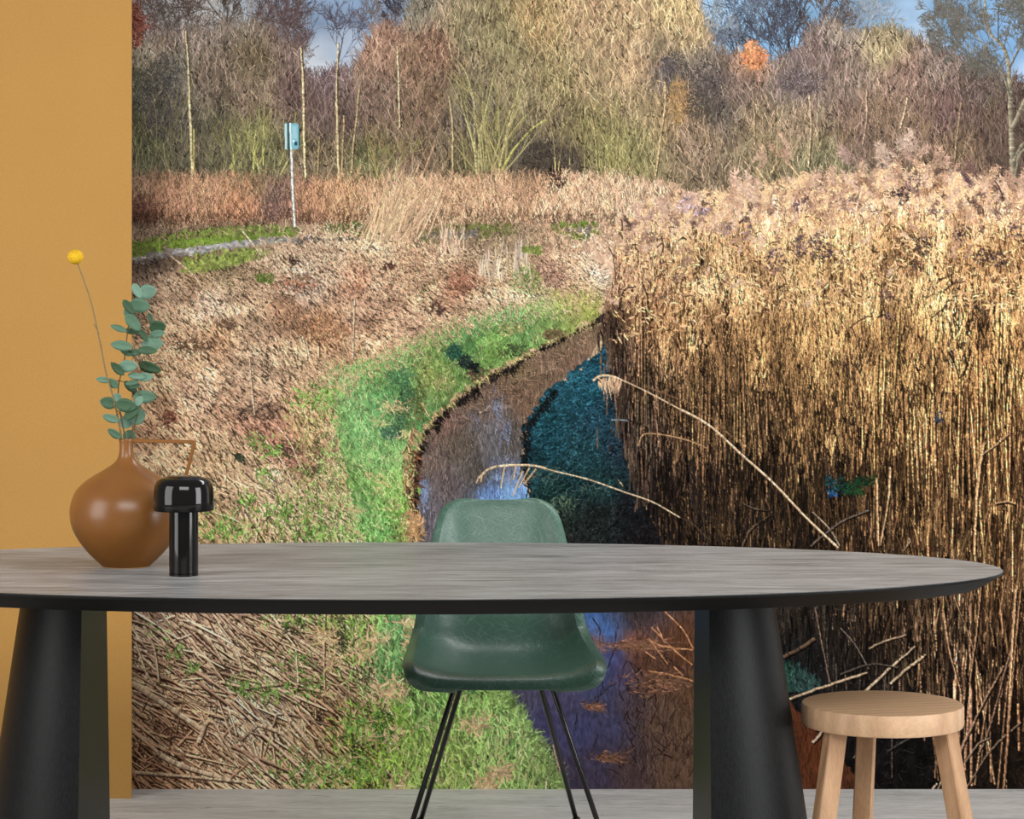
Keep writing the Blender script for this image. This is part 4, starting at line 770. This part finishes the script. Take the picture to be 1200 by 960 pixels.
# fallen canes across the near foot and long bowed ones over the slope
for pts, c, w in [([(925,819),(970,803),(1016,788)], (196,162,126), 2.6), ([(1012,812),(1044,782),(1072,757)], (214,176,140), 2.4), ([(1043,801),(1064,783),(1085,767)], (210,174,136), 2.6), ([(1123,884),(1150,828),(1176,780)], (170,128,98), 2.2), ([(1146,884),(1160,850),(1184,762)], (150,110,86), 1.8),
                  ([(952,870),(960,862),(966,852)], (206,170,140), 3), ([(1000,888),(1008,878),(1012,868)], (160,140,120), 2), ([(985,736),(1002,756),(1018,784)], (110,96,84), 1.8), ([(955,712),(964,760),(972,800)], (124,98,80), 1.8), ([(1018,760),(1040,750),(1062,744)], (170,140,110), 1.6),
                  ([(1040,880),(1060,868),(1088,852)], (90,80,74), 2), ([(1098,925),(1110,900),(1120,880)], (170,140,118), 1.8), ([(1092,926),(1098,918)], (190,160,136), 2.2), ([(1130,894),(1146,872),(1160,864)], (150,120,96), 1.8), ([(1133,922),(1160,880),(1196,846)], (140,112,88), 1.6), ([(985,790),(1020,778),(1052,782)], (96,84,74), 1.6),
                  ([(918,770),(940,758),(955,748)], (104,80,60), 4), ([(1105,716),(1112,762),(1126,812)], (184,138,98), 2.2), ([(1118,700),(1140,760),(1150,815)], (150,112,80), 1.8), ([(1190,690),(1184,790),(1178,925)], (206,156,108), 3), ([(1176,925),(1186,800),(1196,690)], (168,118,80), 2.2), ([(1150,680),(1144,740),(1136,800)], (170,126,88), 2),
                  ([(1152,520),(1146,560),(1141,650)], (210,160,106), 3.4), ([(1043,548),(1040,590),(1031,640)], (206,160,112), 2.2), ([(1027,560),(1028,600),(1029,640)], (204,156,108), 2.6), ([(1166,590),(1178,588),(1190,590)], (196,150,104), 2), ([(952,600),(972,620),(984,640)], (150,130,112), 1.6), ([(950,640),(985,612),(1018,598)], (110,96,84), 1.4), ([(1152,532),(1168,520),(1182,508)], (180,138,98), 1.6),
                  ([(1058,645),(1066,634),(1064,630)], (170,136,104), 1.4), ([(870,640),(880,620),(902,604)], (110,88,66), 1.2), ([(870,590),(884,596),(900,598)], (100,84,70), 1.2)]:
    path([(a + 1.2, b + 1.5) for a, b in pts], (22,18,16), w, w, 0); path(pts, c, w, w * .75, .25, .25)
path([(724,443),(756,458),(790,476),(830,498),(868,532),(906,566),(944,606),(982,642)], (214,176,138), 1.8, 2.6, .3, .1); path([(757,453),(790,466),(820,480),(858,512)], (120,88,60), 1.0, 1.0, .2)
path([(748,522),(752,511),(760,508),(780,510),(806,516),(828,525)], (172,132,90), 2.0, 1.0, .25); path([(780,496),(800,502),(816,510)], (90,74,66), .9, .8); path([(752,470),(758,458),(762,452)], (150,110,72), 1.6, .8); path([(766,464),(770,476),(772,490)], (150,112,76), 1.8, .8)
path([(561,560),(572,550),(590,545.5),(624,545.5),(650,552),(690,562),(730,576),(764,588),(796,606)], (210,178,140), 2.4, 1.2, .25, .1); path([(796,606),(812,614),(830,632)], (110,92,74), 1.0, .8)
for (a, b, l, an) in [(591,546,26,-100),(604,546,16,-100),(620,548,26,-118),(628,549,22,-128),(612,552,30,-112),(560,560,6,-110),(565,554,10,-100),(700,558,-1,0)]:
    if l > 0: strokes(a, b, an, l, (204, 172, 130), w0=2.0, w1=1.0, shade=.3)
path([(724,562),(727,566),(730,570)], (160,140,110), 1.6, 1)
for _ in range(46):
    u = rng.uniform(699, 728); strokes(u, 441 + rng.uniform(-1, 6) + abs(u - 716) * .15, -90 + (u - 716) * -1.5 + rng.normal(0, 14), rng.uniform(5, 22 if u > 708 else 9), vary(np.array([[206., 164, 124]]), .14, .04), w0=1.5, w1=.7)
path([(695,446),(702,441),(712,440),(724,443)], (220,182,142), 2.4, 2, .2); path([(716,492),(726,492),(736,493)], (120,132,142), 1.2, 1)
# ---- small printed signpost by the path ---------------------------------------------------------
path([(341,172),(341.6,200),(343,232),(345,266)], (92,84,72), 3.6, 3.6, 0); path([(340.6,146),(341,175),(342.4,220),(345,266)], (222,220,210), 2.6, 2.6, .12)
FL = lambda r, g, b: field([(0,0,r,g,b),(10,10,r,g,b)])
fill([(333,145),(336,144),(336.5,175),(334,175)], FL(178,214,218)); fill([(336,144),(339,144),(339.6,175),(337,175)], FL(44,88,96)); fill([(338.6,144),(348,144.5),(350,147),(350,172),(348,175),(339.6,175)], FL(116,182,196))
fill([(338.6,144),(340.6,144),(341.6,175),(339.8,175)], FL(210,226,222)); fill([(342,148),(347,148),(348,163),(342.4,162)], FL(150,194,206)); fill([(344.5,166),(348.2,165.5),(348.2,170),(345,170.5)], FL(40,82,100)); fill([(343,164),(345,163.4),(345,167),(343,167)], FL(208,232,236)); fill([(349.6,147),(351.4,150),(351,170),(350,173)], FL(36,58,58))
lumi = canvas @ np.array([.3, .59, .11], np.float32)
canvas = lumi[..., None] + (canvas - lumi[..., None]) * .80
canvas = np.clip((canvas - 122) * 1.12 + 124, 3, 255)
canvas = canvas.reshape(CH // SS, SS, CW // SS, SS, 3).mean((1, 3))                 # ink per print unit

# ---- the mural itself: one flat sheet carrying the print as ink colours -------------------
def mural():
    g = 1.0
    uf = np.concatenate([np.arange(U0 + 1.5, 148, 3.0), np.arange(150.5, 1204, 1.0), np.arange(1206.5, U1 - 1, 3.0)])
    vf = np.concatenate([np.arange(V0 + 1.5, -6, 3.0), np.arange(-4.5, 925, 1.0), [925.0]])
    ui = np.clip(np.floor(uf - U0).astype(int), 0, canvas.shape[1] - 1); vi = np.clip(np.floor(vf - V0).astype(int), 0, canvas.shape[0] - 1)
    c = canvas / 255.0
    # the press lays ink a little crisper than the drawing
    bl = (c + np.roll(c, 1, 0) + np.roll(c, -1, 0) + np.roll(c, 1, 1) + np.roll(c, -1, 1)) / 5
    c = np.clip(c + (c - bl) * INK_CRISP, 0, 1)
    c = c[vi][:, ui]
    lin = np.where(c <= .04045, c / 12.92, ((c + .055) / 1.055) ** 2.4) * INK_GAIN
    nu, nv = len(uf), len(vf)
    co = np.empty((nv, nu, 3), np.float32); co[..., 0] = (uf - 560) / PPM; co[..., 1] = WALL_Y; co[..., 2] = (EYE - (vf - 343) / PPM)[:, None]
    idx = np.arange(nu * nv, dtype=np.int32).reshape(nv, nu)
    q = np.stack([idx[:-1, :-1], idx[1:, :-1], idx[1:, 1:], idx[:-1, 1:]], -1).reshape(-1, 4)
    me = bpy.data.meshes.new('wall_mural')
    me.vertices.add(nu * nv); me.vertices.foreach_set('co', co.ravel())
    me.loops.add(q.size); me.loops.foreach_set('vertex_index', q.ravel())
    me.polygons.add(len(q)); me.polygons.foreach_set('loop_start', np.arange(0, q.size, 4, dtype=np.int32))
    me.update(calc_edges=True)
    at_ = me.color_attributes.new('ink', 'FLOAT_COLOR', 'POINT')
    rgba = np.ones((nv * nu, 4), np.float32); rgba[:, :3] = lin.reshape(-1, 3)
    at_.data.foreach_set('color', rgba.ravel())
    m, t, b = mat('mural_print', (.5, .5, .5), .95, .06)
    a = t.nodes.new('ShaderNodeVertexColor'); a.layer_name = 'ink'; t.links.new(a.outputs['Color'], b.inputs['Base Color'])
    o = link('wall_mural', me, None, m)
    o['label'] = 'wallpaper mural print of a reed-lined stream and bare trees behind the table'; o['category'] = 'mural'
mural()
del canvas, _gu, _gv

# ---------------------------------------------------------------------------
# OBJECTS
# ---------------------------------------------------------------------------
def X(u, d): return (u - 560) * d / 2970
def Z(v, d): return EYE - (v - 343) * d / 2970

# ---- oval dining table -----------------------------------------------------------------------
TX, TY, TA, TB, TZ = -.168, 5.337, 1.27, .552, .74
t = thing('dining_table', 'long oval black wooden dining table on two tapered pedestal legs', 'table', (TX, TY, 0))
N = 160
def oval(inset, z): return [((TA - inset) * math.cos(2 * math.pi * i / N), (TB - inset) * math.sin(2 * math.pi * i / N), z) for i in range(N)]
bm = bmesh.new()
rings(bm, [oval(.0022, TZ), oval(.0005, TZ - .0012), oval(0, TZ - .003), oval(.0005, TZ - .006), oval(.046, TZ - .033), oval(.05, TZ - .0345)])
for f in bm.faces:
    f.material_index = 0 if f.calc_center_median().z > TZ - .001 else 1
me = to_mesh(bm, 'tabletop', True, 25); me.materials.append(M_TOP); me.materials.append(M_EDGE)
link('tabletop', me, t)
for sgn in (-1, 1):
    rows = []; n = 40; K = 26
    for k in range(K + 1):
        z = k / K * .7055; w = .253 - .15 * z if z > .2 else .223 + (.2 - z) * .05; h = .243 - .105 * z; row = []
        fx = .6395
        for i in range(n + 1):
            a = -math.pi / 2 + math.pi * i / n
            row.append((sgn * (fx + w * abs(math.cos(a)) ** .92), h * math.sin(a), z))
        row.append((sgn * (fx - .0), h * .9, z)); row.append((sgn * fx, 0, z)); row.append((sgn * fx, -h * .9, z))
        rows.append(row)
    bm = bmesh.new(); rings(bm, rows); bmesh.ops.remove_doubles(bm, verts=bm.verts, dist=1e-5)
    link('pedestal_leg', to_mesh(bm, 'pedestal_leg', True, 35), t, M_LEG)

# ---- green shell chair ---------------------------------------------------------------------------
CXc, CYc = .057, 6.05
t = thing('shell_chair', 'sage green moulded shell chair on thin black steel legs', 'chair', (CXc, CYc, 0)); t.rotation_euler[2] = math.radians(1.5)
SP = [(-.238, .408, .120), (-.2377, .4105, .168), (-.236, .414, .200), (-.231, .421, .219), (-.221, .428, .229), (-.198, .433, .2335), (-.15, .430, .2325), (-.09, .424, .2285), (-.02, .420, .223), (.05, .423, .218), (.105, .438, .213),
      (.143, .466, .209), (.168, .51, .203), (.185, .56, .196), (.200, .62, .184), (.215, .68, .169), (.226, .73, .158), (.233, .765, .147), (.237, .785, .134), (.2385, .797, .116), (.239, .803, .098), (.2393, .806, .074)]
P = smooth_path([Vector(p) for p in SP], 3); S = 44; rows = []
for i, p in enumerate(P):
    a = P[max(0, i - 1)]; b_ = P[min(len(P) - 1, i + 1)]; d = Vector((b_.x - a.x, b_.y - a.y)).normalized(); nrm = Vector((-d.y, d.x))      # towards the sitter
    f = i / (len(P) - 1)
    e = .052 * (math.sin(math.pi * min(1, max(0, (f - .02) / .98))) ** .7) + .012
    if f < .4: e *= (f / .4) ** 1.2 * .86 + .14
    e *= min(1, (1 - f) / .42)
    row = []
    for j in range(S + 1):
        s = -1 + 2 * j / S; q = abs(s)
        lift = e * (min(q, .92) / .92) ** 3.6 - .008 * min(1, (1 - f) / .1) * max(0, (q - .91) / .09) ** 1.3
        row.append((p.z * s, p.x + nrm.x * lift, p.y + nrm.y * lift * (1 - min(1, max(0, (f - .5) / .3)))))
    rows.append(row)
bm = bmesh.new(); rings(bm, rows, False, False, False)
me = to_mesh(bm, 'seat_shell', True)
sh = link('seat_shell', me, t, M_SHELL)
md = sh.modifiers.new('thickness', 'SOLIDIFY'); md.thickness = .006; md.offset = 1
md = sh.modifiers.new('round', 'BEVEL'); md.width = .0022; md.segments = 2; md.limit_method = 'ANGLE'
for sx in (-1, 1):
    for (top, knee, foot) in (((sx * .060, -.085, .409), (sx * .112, -.098, .402), (sx * .243, -.232, 0)), ((sx * .055, .045, .405), (sx * .088, .055, .400), (sx * .193, .225, 0))):
        k = Vector(knee); a = k + (Vector(top) - k).normalized() * .02; b_ = k + (Vector(foot) - k).normalized() * .025
        pts = [Vector(top), a] + [(1 - s) ** 2 * a + 2 * s * (1 - s) * k + s * s * b_ for s in (.2, .4, .6, .8)] + [b_, Vector(foot) + Vector((0, 0, .012))]
        bm = bmesh.new(); tube(bm, pts, .0063, n=14); lg = link('leg', to_mesh(bm, 'leg'), t, M_STEEL)
        bm = lathe([(.008, 0), (.011, .001), (.011, .012), (.008, .02)], 16); f = link('foot_cap', to_mesh(bm, 'foot_cap', True, 40), lg, M_RUBBER); f.location = foot
for y, w, z in ((-.085, .064, .409), (.045, .060, .405)):
    bm = bmesh.new(); tube(bm, [(-w, y, z), (w, y, z)], .0063, n=12); link('crossbar', to_mesh(bm, 'crossbar', True, 40), t, M_STEEL)
for sx in (-1, 1):
    for y in (-.085, .045):
        bm = lathe([(.013, .406), (.016, .409), (.016, .4155), (.012, .419)], 20); o = link('shock_mount', to_mesh(bm, 'shock_mount', True, 40), t, M_RUBBER); o.location = (sx * .05, y, 0 if y < 0 else -.004)

# ---- oak stool ------------------------------------------------------------------------------------
t = thing('stool', 'round pale oak stool with three splayed square legs at right', 'stool', (.846, 5.30, 0)); t.scale = (.986, .986, 1.027)
bm = lathe([(.164, .4050), (.1685, .4065), (.1705, .4105), (.1705, .4455), (.169, .449), (.166, .450)], 96)
link('seat', to_mesh(bm, 'seat', True, 30), t, M_OAK).rotation_euler[2] = .22
for az, rot in ((215, 194), (335, 314), (95, 74)):
    c, s = math.cos(math.radians(az)), math.sin(math.radians(az)); r = math.radians(rot); rows = []
    for z, rad, w in ((0, .200, .0385), (.004, .1995, .041), (.2, .172, .040), (.4052, .134, .039)):
        row = []
        for (i, j) in ((1, .88), (.88, 1), (-.88, 1), (-1, .88), (-1, -.88), (-.88, -1), (.88, -1), (1, -.88)):
            x = i * w / 2; y = j * w / 2
            row.append((c * rad + x * math.cos(r) - y * math.sin(r), s * rad + x * math.sin(r) + y * math.cos(r), z))
        rows.append(row)
    bm = bmesh.new(); rings(bm, rows); link('leg', to_mesh(bm, 'leg', False), t, M_OAKLEG)

# ---- vase --------------------------------------------------------------------------------------------
VD = 5.366; VX = X(148, VD)
t = thing('vase', 'round caramel brown ceramic vase with narrow neck and angular handle', 'vase', (VX, VD, .74))
prof = [(837, 98), (835, 104), (826, 112), (812, 128), (800, 140), (775, 164), (750, 185), (725, 203), (700, 218), (675, 230), (650, 238), (625, 242), (600, 243.5), (575, 241), (550, 235), (525, 225), (500, 210), (480, 190), (462, 168), (446, 143),
        (432, 119), (418, 95), (405, 74), (392, 56), (380, 44), (366, 36), (350, 31.5), (330, 29.5), (310, 29.5), (297, 31), (289, 32.5), (285, 31.5)]
sc = VD / 2970 / 3.69
z0 = Z(440 + 837 / 3.69, VD) - .74
def vz(y): return max(0, Z(440 + y / 3.69, VD) - .74 - z0 + .0005)
outer = [(w * sc, vz(y)) for y, w in prof]; outer[0] = (outer[0][0], .0002)
inner = [(24 * sc, vz(287)), (22 * sc, vz(310)), (22 * sc, vz(360)), (60 * sc, vz(420))]
bm = lathe(outer + inner, 96); link('body', to_mesh(bm, 'body', True, 60), t, M_VASE)
def sw(pts, half_w, half_t):
    rows = []; m = len(pts)
    for i, p in enumerate(pts):
        d = (Vector(pts[min(i + 1, m - 1)]) - Vector(pts[max(0, i - 1)])).normalized(); nn = Vector((-d.z, 0, d.x)); p = Vector(p)
        mm = half_t if 0 < i < m - 1 and pts[i] not in corner else half_t * 1.25
        rows.append([p + nn * mm * a + Vector((0, 1, 0)) * half_w * b for a, b in ((1, .75), (.75, 1), (-.75, 1), (-1, .75), (-1, -.75), (-.75, -1), (.75, -1), (1, -.75))])
    return rows
hx = lambda xc: (xc - 325) * sc; hz = lambda yc: vz(yc)
corner = [(hx(619), 0, hz(299))]
hp = [(hx(345), 0, hz(293)), (hx(480), 0, hz(296)), (hx(610), 0, hz(298.5))] + corner + [(hx(617), 0, hz(312)), (hx(600), 0, hz(385)), (hx(575), 0, hz(470)), (hx(556), 0, hz(545))]
bm = bmesh.new(); rings(bm, sw(hp, .0065, .0034)); link('handle', to_mesh(bm, 'handle', True, 30), t, M_VASE)
bm = lathe([(97 * sc, .0001), (103 * sc, .0006), (107 * sc, .0035), (104 * sc, .0042)], 96); link('foot_ring', to_mesh(bm, 'foot_ring', True, 40), t, M_RAWCLAY)['label'] = 'lighter unglazed foot ring'

# ---- portable lamp ------------------------------------------------------------------------------------------
LD = 5.199
t = thing('table_lamp', 'small glossy black mushroom lamp standing in front of the vase', 'lamp', (X(215.3, LD), LD, .74))
zb, zt = .8736 - .74, .945 - .74; R = .0622
cap = [(R - .0035, zb + .002), (R - .0012, zb), (R, zb + .0025), (.0618, zb + .02), (.0614, zb + .036), (.0606, zb + .044), (.0590, zb + .0515), (.0558, zb + .0585), (.0505, zb + .0638), (.043, zb + .0670), (.0375, zb + .0678), (.0360, zb + .0690), (.031, zb + .0702), (.010, zb + .0712)]
bm = lathe(cap + [(.0004, zb + .0714)], 96, False, True)
rings(bm, [[(r * math.cos(2 * math.pi * i / 96), r * math.sin(2 * math.pi * i / 96), z) for i in range(96)] for r, z in ((R - .0035, zb + .002), (R - .006, zb + .018), (R - .010, zb + .044), (R - .02, zb + .058), (.018, zb + .062))], True, False, False)
bmesh.ops.remove_doubles(bm, verts=bm.verts, dist=1e-6); link('shade', to_mesh(bm, 'shade', True, 40), t, M_LAMP)
bm = lathe([(R - .010, zb + .020), (R - .009, zb + .022), (R - .012, zb + .026), (.02, zb + .03)], 64); link('diffuser', to_mesh(bm, 'diffuser', True, 40), t, M_OPAL)
bm = lathe([(.0293, .0), (.0300, .0008), (.0300, .0042), (.0288, .0050), (.0288, .0056), (.0298, .0064), (.0298, zb + .028)], 72); link('stem', to_mesh(bm, 'stem', True, 30), t, M_LAMP)

# ---- billy button flower and eucalyptus branch in the vase ----------------------------------------------------
def pt(u, v, dy=0.0): return Vector((X(u, VD + dy), VD + dy, Z(v, VD + dy)))
root = pt(146, 560)
t = thing('billy_button_flower', 'yellow ball-shaped dried flower on a long thin stem in the vase', 'flower', root)
L = lambda p: p - root
bm = bmesh.new(); tube(bm, smooth_path([L(pt(145, 560, -.002)), L(pt(143, 517, -.006)), L(pt(133, 467, -.01)), L(pt(125, 440, -.012)), L(pt(117, 400, -.012)), L(pt(107, 355, -.01)), L(pt(98, 328, -.01)), L(pt(91, 309, -.01))], 6), .0021, .0014, n=8)
link('stem', to_mesh(bm, 'stem'), t, M_DRYSTEM)
bm = bmesh.new(); bmesh.ops.create_uvsphere(bm, u_segments=40, v_segments=26, radius=.0168)
for v in bm.verts:
    k = v.co.normalized(); v.co *= 1 + .035 * (math.sin(k.x * 38 + k.z * 17) * math.sin(k.y * 36) * math.sin(k.z * 41 + 1)); v.co.z *= .93
fh = link('flower_head', to_mesh(bm, 'flower_head'), t, M_YELLOW); fh.location = L(pt(88.3, 301, -.01))
bm = bmesh.new()
tube(bm, smooth_path([L(pt(110, 380, -.013)), L(pt(114.5, 388, -.013)), L(pt(116.5, 391, -.013))], 3), .0012, .0006, n=6)
link('leaf_node', to_mesh(bm, 'leaf_node'), t, M_DRYSTEM)

root = pt(150, 560)
t = thing('eucalyptus_branch', 'green eucalyptus branches with round leaves in the vase', 'plant', root)
TW = [[(150,560,.004),(147,517,.006),(141,484,.006),(138.6,456,.004),(142,438,0),(146,418,0),(150,385,.004),(153,365,.004),(158,350,.002),(163,340,0)],
      [(151,560,-.004),(152,517,-.004),(157,500,-.006),(162,482,-.008),(163,462,-.01),(161,444,-.01)],
      [(145,410,0),(151,413,.004),(163,424,.01),(170,428,.012)], [(150,384,.004),(162,380,-.002),(172,388,-.008),(178,394,-.01)], [(153,366,.004),(158,376,.012),(168,392,.014),(174,405,.012)], [(140,446,0),(148,449,.008),(158,452,.012)]]
for i, w in enumerate(TW):
    bm = bmesh.new(); tube(bm, smooth_path([L(pt(*p)) for p in w], 5), .0017 if i < 2 else .0010, .0008, n=7); link('twig', to_mesh(bm, 'twig'), t, M_STEM)
def leaf_mesh(k):
    bm = bmesh.new(); nx, ny = 8, 4; g = []
    for i in range(nx + 1):
        a = i / nx; w = (math.sin(math.pi * a ** .88)) ** .62 if 0 < a < 1 else 0
        g.append([bm.verts.new((-1 + 2 * a, (j / ny * 2 - 1) * max(w, .02), .22 * (abs(j / ny * 2 - 1) * w) ** 2 + (.10 + .05 * k) * (a * 2 - 1) ** 2)) for j in range(ny + 1)])
    for i in range(nx):
        for j in range(ny): bm.faces.new((g[i][j], g[i + 1][j], g[i + 1][j + 1], g[i][j + 1]))
    r = bmesh.ops.extrude_face_region(bm, geom=bm.faces[:])
    for v in [v for v in r['geom'] if isinstance(v, bmesh.types.BMVert)]: v.co.z += .05
    me = to_mesh(bm, 'leaf'); me.materials.append(M_LEAF); return me
LM = [leaf_mesh(k) for k in range(3)]
LV = [(160.8,340.8,8.5,4.5,-62),(173,342,9.5,7.5,12),(164,358,11,7.5,-8),(151,360,9.5,4.2,-52),(151.6,367,6.5,5,-30),(156,378,11,6,-48),(139,385,9,3.2,-20),(155,389,8,3,-6),(185,383,8.8,6.8,8),(184,391.5,8.5,4.2,12),(168,393,8,3,-58),(179,403.5,11.5,7.2,5),
      (173,411,10.5,4,-4),(142.5,405,11.5,5.2,-8),(147,413,7,3,-32),(158,413,9,3.4,4),(150,429,10,6.2,2),(138,432,9.5,4.2,-44),(176,430,12.5,5.6,-18),(176.6,373,6,2.6,-72),(121,445,7.5,3.2,-8),(132.6,449,7,4.2,-42),(160,441,9,3.6,-8),(170,442,9,4.6,2),
      (153.5,453.5,9,4,-42),(155,449,7,2.6,8),(170,465,12,6.6,-2),(127,472,9,6.2,-14),(148,475,11,7,-10),(161,488,9.5,8.5,22),(155,484,10,5.2,38),(147,495,8,6.4,-6),(130,490,9,4.2,-18),(134.5,508,8.5,4,-32),(152,511,6.8,6.6,66),(137,466,5,4.6,0),(158,452,6,3,10),(163,470,6,4,60)]
rl = random.Random(11)
LSTEMS = [L(pt(*p)) for w in TW for p in w]
for i, (u, v, a, b_, ang) in enumerate(LV):
    dy = rl.uniform(-.022, .022); me = LM[i % 3]
    o = bpy.data.objects.new('leaf', me); COL.objects.link(o); o.parent = t; o.location = L(pt(u, v, dy))
    s = VD / 2970; tip = rl.uniform(-.45, .45)
    o.rotation_euler = (Matrix.Rotation(-math.radians(ang + (180 if u < 148 else 0)), 3, 'Y') @ Matrix.Rotation(math.radians(90) + tip * .6, 3, 'X')).to_euler()
    o.scale = (a * s * 1.16, 1.18 * b_ * s / max(.55, math.cos(tip * .6)), a * s * .9)
    # leaf stalk to the nearest twig point
    if i % 1 == 0:
        c = o.location.copy(); nb = min(LSTEMS, key=lambda q: (q - c).length); dv = (nb - c)
        if dv.length > a * s * .9:
            st = c + dv.normalized() * a * s * .8
            bm = bmesh.new(); tube(bm, [st, (st + nb) / 2 + Vector((0, .001, -.001)), nb], .0007, .0008, n=5); link('leaf_stalk', to_mesh(bm, 'leaf_stalk'), t, M_STEM)
